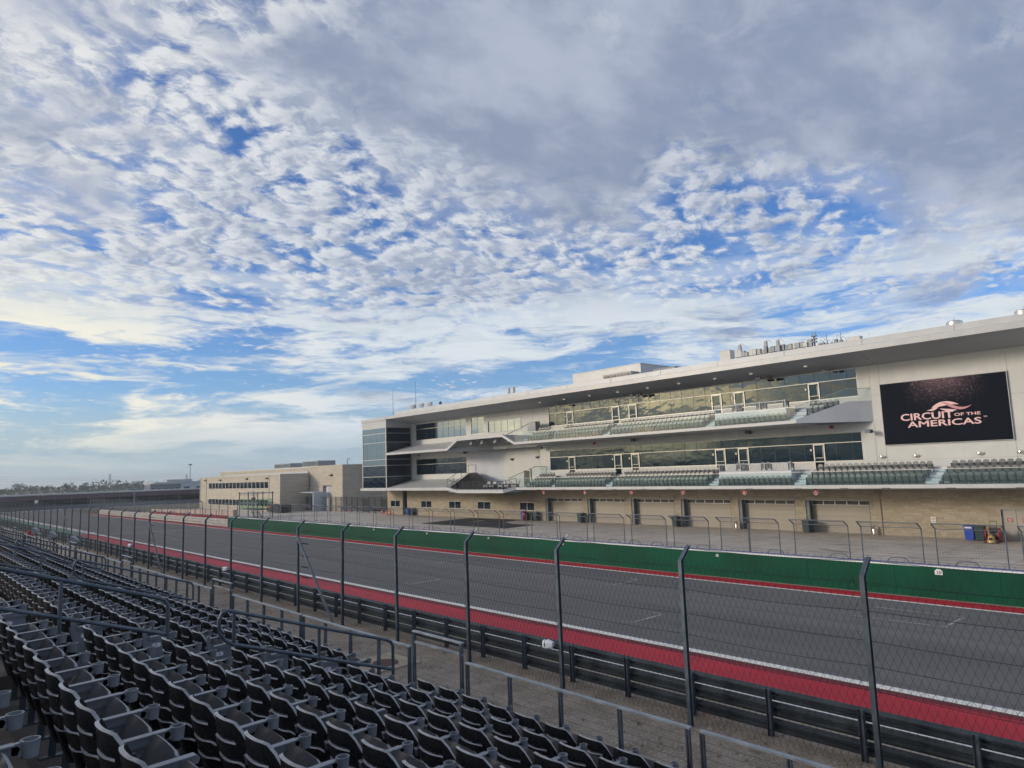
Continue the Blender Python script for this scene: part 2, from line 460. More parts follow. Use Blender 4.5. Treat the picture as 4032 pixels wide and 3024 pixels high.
def asphalt():
    mt, n, b, out = new_mat('race_asphalt')
    g = geo(n)
    gs = n.mapping(g, scale=(1.0, 0.045, 1.0))
    f = n.rng(n.noise(gs, 0.42, 6, 0.6), 0.33, 0.68)
    c = n.mix(f, (0.094, 0.092, 0.093), (0.142, 0.140, 0.140))
    lane = n.rng(n.noise(n.mapping(g, loc=(4, 0, 0), scale=(1.0, 0.015, 1.0)), 0.9, 5, 0.65), 0.52, 0.72)
    c = n.mix(n.m('MULTIPLY', lane, 0.62), c, (0.060, 0.060, 0.064))
    fine = n.rng(n.noise(g, 22.0, 4, 0.75), 0.35, 0.7)
    c = n.mix(n.m('MULTIPLY', fine, 0.28), c, (0.20, 0.20, 0.205))
    # rubber laid by braking and starting cars, and the joints between paving passes
    rub = n.rng(n.noise(n.mapping(g, loc=(9, 3, 0), rot=(0, 0, R(0.6)), scale=(1.0, 0.02, 1.0)), 3.2, 4, 0.6), 0.60, 0.66)
    rubm = n.rng(n.noise(n.mapping(g, scale=(0.5, 0.12, 1)), 0.5, 3, 0.5), 0.46, 0.62)
    c = n.mix(n.m('MULTIPLY', n.m('MULTIPLY', rub, rubm), 0.55), c, (0.040, 0.040, 0.043))
    spx = n.node('ShaderNodeSeparateXYZ')
    n.l.new(g, spx.inputs[0])
    jt = n.m('ABSOLUTE', n.m('SUBTRACT', n.m('FRACT', n.m('DIVIDE', n.m('ADD', spx.outputs[0], n.m('MULTIPLY', n.noise(g, 1.5, 2, 0.5), 0.03)), 4.25)), 0.5))
    c = n.mix(n.m('MULTIPLY', n.rng(jt, 0.006, 0.002), 0.55), c, (0.045, 0.045, 0.05))
    patch = n.rng(n.noise(g, 0.16, 5, 0.6), 0.50, 0.7)
    c = n.mix(n.m('MULTIPLY', patch, 0.30), c, (0.155, 0.152, 0.150))
    n.put(b.inputs['Base Color'], c)
    n.put(b.inputs['Roughness'], n.rng(f, 0, 1, 0.72, 0.88))
    b.inputs['Specular IOR Level'].default_value = 0.35
    bn = n.node('ShaderNodeBump')
    n.put(bn.inputs['Height'], n.noise(g, 55.0, 3, 0.7))
    bn.inputs['Strength'].default_value = 0.35
    bn.inputs['Distance'].default_value = 0.01
    n.l.new(bn.outputs[0], b.inputs['Normal'])
    return mt


def pit_concrete():
    mt, n, b, out = new_mat('pit_lane_concrete')
    g = geo(n)
    f = n.rng(n.noise(g, 0.35, 7, 0.62), 0.3, 0.72)
    c = n.mix(f, (0.42, 0.375, 0.33), (0.56, 0.51, 0.46))
    # slab joints every few metres
    br = n.node('ShaderNodeTexBrick')
    n.put(br.inputs['Vector'], n.mapping(g, rot=(0, 0, R(90))))
    n.put(br.inputs['Color1'], (1, 1, 1))
    n.put(br.inputs['Color2'], (0.93, 0.93, 0.93))
    n.put(br.inputs['Mortar'], (0.55, 0.55, 0.55))
    br.inputs['Scale'].default_value = 0.22
    br.inputs['Mortar Size'].default_value = 0.006
    br.offset = 0.0
    c = n.mix(1.0, c, br.outputs[0], 'MULTIPLY')
    # tyre marks run along the lane and curve into the boxes
    gw = n.vm('ADD', g, n.vm('SCALE', n.vm('SUBTRACT', n.noise(g, 0.07, 2, 0.5, out=1), (0.5, 0.5, 0.5)), 14.0))
    mk = n.noise(n.mapping(gw, rot=(0, 0, R(6)), scale=(1.0, 0.035, 1.0)), 1.7, 4, 0.55)
    mk = n.rng(mk, 0.58, 0.66)
    brk = n.rng(n.noise(g, 0.11, 3, 0.5), 0.44, 0.60)
    c = n.mix(n.m('MULTIPLY', n.m('MULTIPLY', mk, brk), 0.62), c, (0.085, 0.078, 0.075))
    st = n.rng(n.noise(g, 1.2, 6, 0.7), 0.60, 0.78)
    c = n.mix(n.m('MULTIPLY', st, 0.40), c, (0.16, 0.14, 0.13))
    n.put(b.inputs['Base Color'], c)
    b.inputs['Roughness'].default_value = 0.75
    b.inputs['Specular IOR Level'].default_value = 0.3
    return mt


MT['asphalt'] = asphalt()
MT['pit'] = pit_concrete()


def stone_mat(name, c1, c2, rough=0.85, tex=False, bw=0.62, bh=0.155):
    mt, n, b, out = new_mat(name)
    g = geo(n)
    if tex:
        # too far away for single stones: coursed pattern as fine relief and colour
        sp = n.node('ShaderNodeSeparateXYZ')
        n.l.new(g, sp.inputs[0])
        cb = n.node('ShaderNodeCombineXYZ')
        n.put(cb.inputs[0], n.m('ADD', sp.outputs[0], sp.outputs[1]))
        n.put(cb.inputs[1], sp.outputs[2])
        br = n.node('ShaderNodeTexBrick')
        n.put(br.inputs['Vector'], cb.outputs[0])
        n.put(br.inputs['Color1'], c1)
        n.put(br.inputs['Color2'], c2)
        n.put(br.inputs['Mortar'], tuple(x * 0.72 for x in c1))
        br.inputs['Scale'].default_value = 1.0
        br.inputs['Brick Width'].default_value = bw
        br.inputs['Row Height'].default_value = bh
        br.inputs['Mortar Size'].default_value = 0.012
        br.inputs['Bias'].default_value = -0.1
        c = br.outputs[0]
    else:
        oi = n.node('ShaderNodeObjectInfo').outputs['Random']
        ca = n.node('ShaderNodeVertexColor') if False else None
        at = n.node('ShaderNodeAttribute', attribute_name='tone')
        k = n.m('ADD', n.m('MULTIPLY', oi, 1.0), at.outputs['Fac'])
        k = n.m('FRACT', k)
        c = n.mix(k, c1, c2)
    big = n.rng(n.noise(g, 0.5, 5, 0.6), 0.3, 0.7)
    c = n.mix(n.m('MULTIPLY', big, 0.3), c, tuple(x * 0.86 for x in c1))
    fine = n.rng(n.noise(g, 9.0, 5, 0.7), 0.4, 0.7)
    c = n.mix(n.m('MULTIPLY', fine, 0.25), c, tuple(x * 0.7 for x in c1))
    n.put(b.inputs['Base Color'], c)
    b.inputs['Roughness'].default_value = rough
    b.inputs['Specular IOR Level'].default_value = 0.2
    bn = n.node('ShaderNodeBump')
    n.put(bn.inputs['Height'], n.noise(g, 14.0, 4, 0.7))
    bn.inputs['Strength'].default_value = 0.5
    bn.inputs['Distance'].default_value = 0.02
    n.l.new(bn.outputs[0], b.inputs['Normal'])
    return mt


MT['stone'] = stone_mat('limestone_block', (0.36, 0.305, 0.225), (0.48, 0.42, 0.325))
MT['mortar'] = basic('limestone_mortar', (0.27, 0.235, 0.18), 0.9, 0, 0.1, 3.0)
MT['stone_far'] = stone_mat('far_limestone', (0.46, 0.41, 0.34), (0.55, 0.50, 0.42), tex=True, bw=1.4, bh=0.32)


def leaf_mat(name, c1, c2):
    mt, n, b, out = new_mat(name)
    g = geo(n)
    f = n.rng(n.noise(g, 0.25, 5, 0.7), 0.3, 0.7)
    n.put(b.inputs['Base Color'], n.mix(f, c1, c2))
    b.inputs['Roughness'].default_value = 0.8
    b.inputs['Specular IOR Level'].default_value = 0.15
    return mt


MT['leaf'] = leaf_mat('tree_leaves', (0.022, 0.038, 0.020), (0.055, 0.080, 0.038))
MT['bark'] = basic('tree_bark', (0.07, 0.055, 0.04), 0.9, 0, 0.2)


def screen_mat():
    """the lit picture on the LED wall: near-black field with a fall of pinkish glitter from the top centre"""
    mt, n, b, out = new_mat('led_picture')
    g = geo(n)
    sp = n.node('ShaderNodeSeparateXYZ')
    n.l.new(g, sp.inputs[0])
    t, z = sp.outputs[1], sp.outputs[2]
    vo = n.node('ShaderNodeTexVoronoi', feature='F1')
    n.put(vo.inputs['Vector'], n.mapping(g, scale=(1, 1, 1.5)))
    vo.inputs['Scale'].default_value = 13.0
    dots = n.rng(vo.outputs['Distance'], 0.42, 0.10)
    spn = n.node('ShaderNodeSeparateXYZ')
    n.l.new(vo.outputs['Color'], spn.inputs[0])
    width = n.rng(n.m('ABSOLUTE', n.m('SUBTRACT', t, 17.55)), 3.3, 0.6)
    fall = n.rng(z, 8.6, 12.1)
    fog = n.m('MULTIPLY', width, n.m('POWER', fall, 2.2))
    on = n.rng(spn.outputs[0], 1.0, 0.0)
    amt = n.m('MULTIPLY', n.m('MULTIPLY', dots, on), n.m('MULTIPLY', fog, 2.2), clamp=True)
    amt = n.m('MULTIPLY', amt, n.rng(spn.outputs[1], 0.15, 0.9))
    col = n.mix(spn.outputs[2], (0.85, 0.42, 0.36), (0.90, 0.72, 0.60))
    c = n.mix(n.m('MULTIPLY', amt, 0.8), (0.0045, 0.0055, 0.009), col)
    c = n.mix(n.m('MULTIPLY', n.m('POWER', fog, 2.0), 0.22), c, (0.42, 0.24, 0.25))
    n.put(b.inputs['Base Color'], (0.004, 0.005, 0.007))
    n.put(b.inputs['Emission Color'], c)
    b.inputs['Emission Strength'].default_value = 1.0
    b.inputs['Roughness'].default_value = 0.6
    b.inputs['Specular IOR Level'].default_value = 0.02
    return mt


MT['led'] = screen_mat()
MT['led_pink'] = emis('led_pink', (0.80, 0.47, 0.43), 0.85)
MT['led_rose'] = emis('led_rose', (0.62, 0.24, 0.24), 0.75)
for _k in ('led_pink', 'led_rose'):
    MT[_k].node_tree.nodes['Principled BSDF'].inputs['Base Color'].default_value = (0.02, 0.02, 0.02, 1)


# ------------------------------------------------------------------ mesh helpers
class MB:
    """collects simple solids into one mesh"""
    def __init__(s):
        s.v, s.f, s.mi, s.cur, s.sm = [], [], [], 0, False

    def add(s, vs, fs):
        o = len(s.v)
        s.v += [tuple(p) for p in vs]
        s.f += [tuple(i + o for i in f) for f in fs]
        s.mi += [s.cur] * len(fs)
        return s

    def box(s, x0, x1, y0, y1, z0, z1):
        return s.add([(x0, y0, z0), (x1, y0, z0), (x1, y1, z0), (x0, y1, z0), (x0, y0, z1), (x1, y0, z1), (x1, y1, z1), (x0, y1, z1)],
                     [(0, 3, 2, 1), (4, 5, 6, 7), (0, 1, 5, 4), (1, 2, 6, 5), (2, 3, 7, 6), (3, 0, 4, 7)])

    def bar(s, p, q, w_, h_, upv=(0, 0, 1)):
        p, q = Vector(p), Vector(q)
        d = (q - p).normalized()
        u = Vector(upv)
        sd = d.cross(u)
        if sd.length < 1e-4:
            sd = d.cross(Vector((1, 0, 0)))
        sd.normalize()
        u = sd.cross(d).normalized()
        a, b = sd * w_ / 2, u * h_ / 2
        vs = [p - a - b, p + a - b, p + a + b, p - a + b, q - a - b, q + a - b, q + a + b, q - a + b]
        return s.add(vs, [(0, 1, 2, 3), (4, 7, 6, 5), (0, 4, 5, 1), (1, 5, 6, 2), (2, 6, 7, 3), (3, 7, 4, 0)])

    def tri(s, p, q, r_):
        """a thin three-sided wire"""
        p, q = Vector(p), Vector(q)
        d = (q - p).normalized()
        e = d.orthogonal().normalized()
        f = d.cross(e)
        vs = []
        for c in (p, q):
            for k in range(3):
                an = 2 * math.pi * k / 3
                vs.append(c + (e * math.cos(an) + f * math.sin(an)) * r_)
        return s.add(vs, [(0, 1, 4, 3), (1, 2, 5, 4), (2, 0, 3, 5)])

    def tube(s, pts, r_, n=8, cap=True):
        pts = [Vector(p) for p in pts]
        rings = []
        prev = None
        for i, p in enumerate(pts):
            if i == 0:
                d = pts[1] - p
            elif i == len(pts) - 1:
                d = p - pts[i - 1]
            else:
                d = (pts[i + 1] - p).normalized() + (p - pts[i - 1]).normalized()
            d.normalize()
            e = d.orthogonal().normalized() if prev is None else (prev - d * prev.dot(d)).normalized()
            prev = e
            f = d.cross(e)
            rr = r_[i] if isinstance(r_, (list, tuple)) else r_
            rings.append([p + (e * math.cos(2 * math.pi * k / n) + f * math.sin(2 * math.pi * k / n)) * rr for k in range(n)])
        vs = [v for rg in rings for v in rg]
        fs = []
        for i in range(len(rings) - 1):
            for k in range(n):
                a, b = i * n + k, i * n + (k + 1) % n
                fs.append((a, b, b + n, a + n))
        if cap:
            fs.append(tuple(range(n - 1, -1, -1)))
            fs.append(tuple(range((len(rings) - 1) * n, len(rings) * n)))
        return s.add(vs, fs)

    def lathe(s, prof, c=(0, 0, 0), n=16, sx=1.0, sy=1.0):
        vs = []
        for r_, z in prof:
            for k in range(n):
                an = 2 * math.pi * k / n
                vs.append((c[0] + r_ * sx * math.cos(an), c[1] + r_ * sy * math.sin(an), c[2] + z))
        fs = []
        for i in range(len(prof) - 1):
            for k in range(n):
                a, b = i * n + k, i * n + (k + 1) % n
                fs.append((a, b, b + n, a + n))
        return s.add(vs, fs)

    def prism(s, poly, fn, d0, d1):
        """poly: 2-d outline; fn(u, v, d) -> point; extruded from d0 to d1"""
        n = len(poly)
        vs = [fn(u, v, d0) for u, v in poly] + [fn(u, v, d1) for u, v in poly]
        fs = [tuple(range(n)), tuple(range(2 * n - 1, n - 1, -1))]
        for i in range(n):
            j = (i + 1) % n
            fs.append((i, i + n, j + n, j))
        return s.add(vs, fs)

    def quad(s, a, b, c, d):
        return s.add([a, b, c, d], [(0, 1, 2, 3)])

    def mesh(s, name, mats, smooth=False):
        me = bpy.data.meshes.new(name)
        me.from_pydata(s.v, [], s.f)
        if not isinstance(mats, (list, tuple)):
            mats = [mats]
        for m_ in mats:
            me.materials.append(MT[m_] if isinstance(m_, str) else m_)
        if len(mats) > 1:
            me.polygons.foreach_set('material_index', s.mi)
        bm = bmesh.new()
        bm.from_mesh(me)
        bmesh.ops.recalc_face_normals(bm, faces=bm.faces)
        bm.to_mesh(me)
        bm.free()
        if smooth:
            me.polygons.foreach_set('use_smooth', [True] * len(me.polygons))
            try:
                me.set_sharp_from_angle(angle=R(40))
            except Exception:
                pass
        me.update()
        return me

    def build(s, name, mats, parent=None, smooth=False, **kw):
        return link(name, s.mesh(name, mats, smooth), parent, **kw)


def link(name, data, parent=None, loc=None, rot=None, scale=None, kind=None):
    o = bpy.data.objects.new(name, data)
    SC.collection.objects.link(o)
    if parent is not None:
        o.parent = parent
    if loc is not None:
        o.location = loc
    if rot is not None:
        o.rotation_euler = rot
    if scale is not None:
        o.scale = scale
    if kind:
        o['kind'] = kind
    return o


def tag(o, label, cat, group=None):
    o['label'] = label
    o['category'] = cat
    if group:
        o['group'] = group
    return o


def thing(name, label, cat, loc=(0, 0, 0), group=None, rz=0.0):
    o = link(name, None, None, loc=loc, rot=(0, 0, rz))
    o.empty_display_size = 0.1
    return tag(o, label, cat, group)


def struct(name, mb, mats, smooth=False):
    o = mb.build(name, mats, None, smooth)
    o['kind'] = 'structure'
    return o


def copy_tree(o, parent=None):
    c = o.copy()
    SC.collection.objects.link(c)
    c.parent = parent
    for ch in o.children:
        copy_tree(ch, c)
    return c


ONES = ['', 'first', 'second', 'third', 'fourth', 'fifth', 'sixth', 'seventh', 'eighth', 'ninth', 'tenth', 'eleventh', 'twelfth', 'thirteenth', 'fourteenth', 'fifteenth', 'sixteenth', 'seventeenth', 'eighteenth', 'nineteenth']
TENS = {2: ('twentieth', 'twenty'), 3: ('thirtieth', 'thirty'), 4: ('fortieth', 'forty'), 5: ('fiftieth', 'fifty'), 6: ('sixtieth', 'sixty')}


def nth(n):
    if n < 20:
        return ONES[n]
    a, b = divmod(n, 10)
    return TENS[a][0] if b == 0 else TENS[a][1] + '-' + ONES[b]


WORD = ['zero', 'one', 'two', 'three', 'four', 'five', 'six', 'seven', 'eight', 'nine']


def text(name, body, size, parent, mat, loc, rot, extrude=0.003, offset=0.0, sx=1.0, align='CENTER'):
    cu = bpy.data.curves.new(name, 'FONT')
    cu.body = body
    cu.size = size
    cu.extrude = extrude
    cu.offset = offset
    cu.align_x = align
    cu.align_y = 'CENTER'
    cu.resolution_u = 3
    cu.materials.append(MT[mat])
    tmp = bpy.data.objects.new('lettering_source', cu)
    SC.collection.objects.link(tmp)
    dg = bpy.context.evaluated_depsgraph_get()
    me = bpy.data.meshes.new_from_object(tmp.evaluated_get(dg))
    bpy.data.objects.remove(tmp)
    bpy.data.curves.remove(cu)
    o = link(name, me, parent, loc=loc, rot=rot)
    o.scale = (sx, 1, 1)
    return o


FACE_A = (R(90), 0, R(-90))      # lettering that faces -x (towards the track)
FACE_T = (R(90), 0, 0)           # lettering that faces -y (along the track towards the camera)

# ================================================================== THE SETTING
def sheet(name, x0, x1, y0, y1, z, mat_, parent=None):
    mb = MB().quad((x0, y0, z), (x1, y0, z), (x1, y1, z), (x0, y1, z))
    o = mb.build(name, mat_, parent)
    o['kind'] = 'structure'
    return o


sheet('ground', -2400, 3000, -1200, 3600, -0.60, 'land')
sheet('gravel_verge', 9.4, 16.4, -40, 150, 0.0, 'gravel')
sheet('service_path', 6.7, 9.9, -40, 150, 0.004, 'gravel_grey')
sheet('run_off_edge', 16.2, 17.65, -40, 146, 0.004, 'edge_beige')
sheet('run_off_line', 17.60, 17.78, -40, 146, 0.012, 'line_white')
sheet('run_off_red', 17.70, 20.40, -40, 104, 0.008, 'red_paint')
sheet('run_off_dark_red', 20.02, 20.34, -40, 104, 0.012, 'red_dark')
sheet('run_off_green', 16.6, 20.25, 104, 200, 0.008, 'green_ground')
sheet('track', 20.3, 33.1, -60, 206, 0.012, 'asphalt')
sheet('track_end', 33.1, 34.42, 160, 206, 0.012, 'asphalt')
sheet('track_cross', 2.0, 60.0, 206, 221, 0.016, 'asphalt')
sheet('track_far_edge', 2.0, 48.0, 221, 223, 0.02, 'line_white')
sheet('far_run_off_line', 32.93, 33.13, -60, 168, 0.018, 'line_white')
sheet('far_run_off_red', 33.13, 34.25, -60, 176, 0.022, 'red_paint')
sheet('wall_foot_strip', 34.25, 34.50, -60, 104, 0.026, 'edge_beige')
sheet('pit_lane', 34.9, 64.0, -60, 118, 0.0, 'pit')
sheet('paddock_ground', 34.9, 75.0, 118, 168, -0.004, 'pit')
sheet('verge_left', -20, 15.3, 150, 300, -0.02, 'ochre_ground')
sheet('far_field', 34.0, 160, 168, 420, -0.03, 'land')
sheet('pit_lane_line', 54.25, 54.40, -40, 60, 0.006, 'line_worn')
sheet('pit_lane_line', 42.2, 42.34, -40, 110, 0.006, 'line_worn')
# painted line: the near edge is a row of rounded white teeth (the ribbed kerb edge)
mb = MB()
y = -12.0
while y < 104:
    L = 0.26 if y < 45 else 1.2
    mb.box(20.40, 20.66, y, y + L - 0.022, 0.014, 0.040)
    y += L
struct('kerb_teeth', mb, 'line_white')
mb, mr = MB(), MB()
y, k = 104.0, 0
while y < 200:
    (mb if k % 2 == 0 else mr).box(20.05, 20.95, y, y + 1.9, 0.014, 0.045)
    y += 1.95
    k += 1
struct('kerb_blocks', mb, 'line_white')
MT['kerb_pink'] = ground_mat('faded_red_kerb', (0.36, 0.22, 0.25), (0.45, 0.30, 0.33), 0.6)
struct('kerb_blocks', mr, 'kerb_pink')
sheet('verge_line', 17.55, 17.85, 146, 200, 0.014, 'line_white')
# start line and grid boxes
mb = MB()
mb.quad((21.0, 101.2, .018), (32.9, 94.2, .018), (32.9, 94.75, .018), (21.0, 101.75, .018))


def grid_box(t, a0, a1, ret=True):
    mb.quad((a0, t, .018), (a1, t, .018), (a1, t + .11, .018), (a0, t + .11, .018))
    for a in (a0, a1):
        mb.quad((a, t + .11, .018), (a + .08, t + .11, .018), (a + .08, t + (3.3 if ret else .6), .018), (a, t + (3.3 if ret else .6), .018))


for k in range(6):
    grid_box(9.2 + 15.6 * k, 29.0, 31.15, k < 1)
    grid_box(2.6 + 15.8 * k, 22.5, 24.6, False)
o = mb.build('track_markings', 'line_worn')
o['kind'] = 'structure'

# ------------------------------------------------------------------ grandstand steps
ROWS = 9


def row_a(k):
    return 5.89 - 0.817 * (k - 1)


def row_z(k):
    return 3.30 + 0.27 * (k - 1) - 0.82          # tread level under the seats of row k


mb = MB()
T0, T1 = -14.0, 77.0
for k in range(1, 13):
    a1 = row_a(k) + 0.817 - 0.16 if k > 1 else 7.0
    a0 = row_a(k) - 0.16
    mb.box(a0, a1, T0, T1, -0.3, row_z(k))
AIS = [9.85 + 9.54 * m for m in range(-1, 8)]
for t in AIS:
    for k in range(1, 12):
        mb.box(row_a(k) - 0.16, row_a(k) + 0.24, t - 0.52, t + 0.52, row_z(k) - 0.01, row_z(k) + 0.135)
struct('grandstand_steps', mb, 'stand_concrete')

# ------------------------------------------------------------------ stadium seats
NU, HW = 12, 0.249


def back_mesh():
    zs = [0.22, 0.30, 0.38, 0.445, 0.467, 0.52, 0.565, 0.588, 0.64, 0.688, 0.711, 0.75, 0.785, 0.807, 0.82]
    us = [-HW + 2 * HW * i / NU for i in range(NU + 1)]
    nj = len(zs)

    def P(i, j, off):
        u = us[i]
        s_ = abs(u) / HW
        f = (zs[j] - 0.22) / 0.60
        top = 0.82 - 0.010 * s_ ** 2 - 0.150 * max(0, (s_ - 0.58) / 0.42) ** 1.9
        sg = -0.028 * (1 - s_ ** 2) * (1 - f) ** .5 * (f < .9)
        z = 0.22 + (top - 0.22) * f + sg + 0.03 * s_ ** 2 * (1 - f)
        x = 0.140 * (1 - f) ** 1.5 + 0.112 * s_ ** 2.6 * (0.65 + .35 * f) - 0.050
        thk = 0.010 + (0.013 if j == nj - 1 else 0.006 if j == nj - 2 else 0) + (0.007 if i in (0, NU) else 0) + (0.008 if j in (3, 6, 9) else 0)
        nx = Vector((1, -0.9 * u / HW * s_ ** 1.2, 0.25)).normalized()
        return Vector((x, u, z)) + nx * thk * off
    hole = set()
    for i in range(2, NU - 2):
        hole.add((i, 9))
    for i in range(1, NU - 1):
        hole.add((i, 6))
        hole.add((i, 3))
    mb = MB()
    idx = lambda i, j, b: (j * (NU + 1) + i) * 2 + b
    vs = []
    for j in range(nj):
        for i in range(NU + 1):
            vs += [P(i, j, -0.5), P(i, j, 0.5)]
    fs, es = [], []
    cells = {(i, j) for i in range(NU) for j in range(nj - 1)} - hole
    for (i, j) in sorted(cells):
        fs.append((idx(i, j, 0), idx(i + 1, j, 0), idx(i + 1, j + 1, 0), idx(i, j + 1, 0)))
        fs.append((idx(i, j, 1), idx(i, j + 1, 1), idx(i + 1, j + 1, 1), idx(i + 1, j, 1)))
        for (di, dj, a, b) in ((-1, 0, (0, 0), (0, 1)), (1, 0, (1, 1), (1, 0)), (0, -1, (1, 0), (0, 0)), (0, 1, (0, 1), (1, 1))):
            if (i + di, j + dj) not in cells:
                p, q = (i + a[0], j + a[1]), (i + b[0], j + b[1])
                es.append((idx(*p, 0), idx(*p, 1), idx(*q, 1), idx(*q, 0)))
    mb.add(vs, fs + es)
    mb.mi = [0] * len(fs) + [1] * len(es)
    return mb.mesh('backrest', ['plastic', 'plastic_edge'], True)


def pan_mesh():
    """seat pan tipped up: dished, rounded top corners"""
    n, m = 10, 8
    an = R(57)
    mb = MB()
    vs = []
    for j in range(m + 1):
        f = j / m
        wd = 0.226 - 0.006 * f
        for i in range(n + 1):
            u = -1 + 2 * i / n
            ln = 0.385 * f - (0.006 * u * u + 0.012 * max(0, (abs(u) - .75) / .25) ** 2) * f ** 3
            dish = 0.016 * (1 - u * u) * math.sin(math.pi * min(1, f * 1.05)) - 0.010 * (f > .98)
            for b in (0, 1):
                x = 0.085 + ln * math.cos(an) + (dish + b * 0.024) * math.sin(an)
                z = 0.325 + ln * math.sin(an) - (dish + b * 0.024) * math.cos(an)
                vs.append((x, u * wd, z))
    idx = lambda i, j, b: (j * (n + 1) + i) * 2 + b
    fs, es = [], []
    for j in range(m):
        for i in range(n):
            fs.append((idx(i, j, 0), idx(i, j + 1, 0), idx(i + 1, j + 1, 0), idx(i + 1, j, 0)))
            fs.append((idx(i, j, 1), idx(i + 1, j, 1), idx(i + 1, j + 1, 1), idx(i, j + 1, 1)))
    for j in range(m):
        es.append((idx(0, j, 0), idx(0, j, 1), idx(0, j + 1, 1), idx(0, j + 1, 0)))
        es.append((idx(n, j, 0), idx(n, j + 1, 0), idx(n, j + 1, 1), idx(n, j, 1)))
    for i in range(n):
        es.append((idx(i, 0, 0), idx(i + 1, 0, 0), idx(i + 1, 0, 1), idx(i, 0, 1)))
        es.append((idx(i, m, 0), idx(i, m, 1), idx(i + 1, m, 1), idx(i + 1, m, 0)))
    mb.add(vs, fs + es)
    mb.mi = [0] * len(fs) + [1] * len(es)
    # round bolt heads on the dished face
    for s_ in (-1, 1):
        c = Vector((0.085 + .22 * math.cos(an), s_ * .12, 0.325 + .22 * math.sin(an)))
        nrm = Vector((-math.sin(an), 0, math.cos(an)))
        k0 = len(mb.f)
        mb.tube([c - nrm * .016, c + nrm * .004], .009, 6)
        mb.mi[k0:] = [1] * (len(mb.f) - k0)
    return mb.mesh('seat_pan', ['plastic_pan', 'plastic_arm'], True)


def arm_mesh():
    mb = MB()
    # tapering rest, slightly cranked, with a rounded top strip
    prof = [(0.02, 0.618), (0.37, 0.628), (0.385, 0.613), (0.375, 0.586), (0.16, 0.573), (0.03, 0.568)]
    mb.prism(prof, lambda u, v, d: (u, d, v), -0.014, 0.014)
    mb.prism([(0.02, 0.619), (0.365, 0.629), (0.36, 0.637), (0.03, 0.628)], lambda u, v, d: (u, d, v), -0.026, 0.026)
    return mb.mesh('armrest', 'plastic_arm', True)


def cup_mesh():
    mb = MB()
    c = (0.425, 0.0, 0.566)
    mb.lathe([(0.043, 0.078), (0.036, 0.0), (0.031, 0.0), (0.037, 0.078), (0.043, 0.078)], c, 14)
    mb.prism([(0.35, 0.590), (0.40, 0.572), (0.40, 0.640), (0.35, 0.636)], lambda u, v, d: (u, d, v), -0.014, 0.014)
    return mb.mesh('cup_holder', 'plastic_arm', True)


def leg_mesh():
    mb = MB()
    mb.prism([(0.10, 0.0), (0.15, 0.0), (0.155, 0.30), (0.20, 0.55), (0.13, 0.55), (0.11, 0.30)], lambda u, v, d: (u, d, v), -0.008, 0.008)
    mb.box(0.04, 0.22, -0.03, 0.03, 0.0, 0.012)
    return mb.mesh('support_leg', 'steel', False)


def panel_mesh():
    """the moulded side of the seat on the aisle"""
    mb = MB()
    pr = [(0.13, 0.10), (0.36, 0.10), (0.385, 0.30), (0.385, 0.56), (0.36, 0.60), (0.16, 0.61), (0.09, 0.66), (0.055, 0.78), (0.03, 0.76), (0.04, 0.54), (0.10, 0.34)]
    mb.prism(pr, lambda u, v, d: (u, d, v), -0.016, 0.016)
    mb.prism([(0.10, 0.595), (0.395, 0.575), (0.395, 0.615), (0.10, 0.632)], lambda u, v, d: (u, d, v), -0.03, 0.03)
    return mb.mesh('side_panel', 'plastic_arm', True)


def plate_mesh():
    mb = MB()
    pts = []
    for k in range(16):
        an = 2 * math.pi * k / 16
        cx, cz = (0.030 if math.cos(an) > 0 else -0.030), 0
        pts.append((cx + 0.024 * math.cos(an), cz + 0.028 * math.sin(an)))
    mb.prism(pts, lambda u, v, d: (u + 0.20, d, v + 0.515), -0.021, -0.018)
    return mb.mesh('number_plate', 'plate')


SEAT_M = dict(back=back_mesh(), pan=pan_mesh(), arm=arm_mesh(), cup=cup_mesh(), leg=leg_mesh(), panel=panel_mesh(), plate=plate_mesh())
PITCH_S = 0.52
seats = []            # (t, k, section, index)
VIS = {1: 62, 2: 52, 3: 44, 4: 36, 5: 28, 6: 19, 7: 11, 8: 6.0}
for k in range(1, 9):
    for i in range(14):
        t = 9.11 - PITCH_S * i
        if t > 2.4:
            seats.append((t, k, 0, i))
    for m in range(1, 8):
        for j in range(16):
            t = 10.61 + 9.54 * (m - 1) + PITCH_S * j
            if t < VIS[k] + 1.0:
                seats.append((t, k, m, j))


def clear_row_end(k, m, j):
    # the row plated one starts behind the gate and has a few places left out beside each aisle
    return k == 1 and ((m == 0 and j < 1) or (m > 0 and (j < 1)))


seats = [s_ for s_ in seats if not clear_row_end(s_[1], s_[2], s_[3])]


def seat_key(s_):
    dx_, dy_, dz_ = row_a(s_[1]), s_[0], row_z(s_[1]) + .6 - 6.2
    return dx_ * dx_ + dy_ * dy_ + dz_ * dz_


seats.sort(key=seat_key)
near, far_s = seats[:300], seats[300:]
GRP = 'folding seats of the grandstand rows'


def seat_label(k, m, j):
    if m == 0:
        return f'dark folding seat in row {WORD[k]}, {nth(j + 1)} on the near side of the nearest aisle'
    if m == 1:
        return f'dark folding seat in row {WORD[k]}, {nth(j + 1)} beyond the nearest aisle'
    return f'dark folding seat in row {WORD[k]}, {nth(j + 1)} beyond the {nth(m)} aisle from the camera'


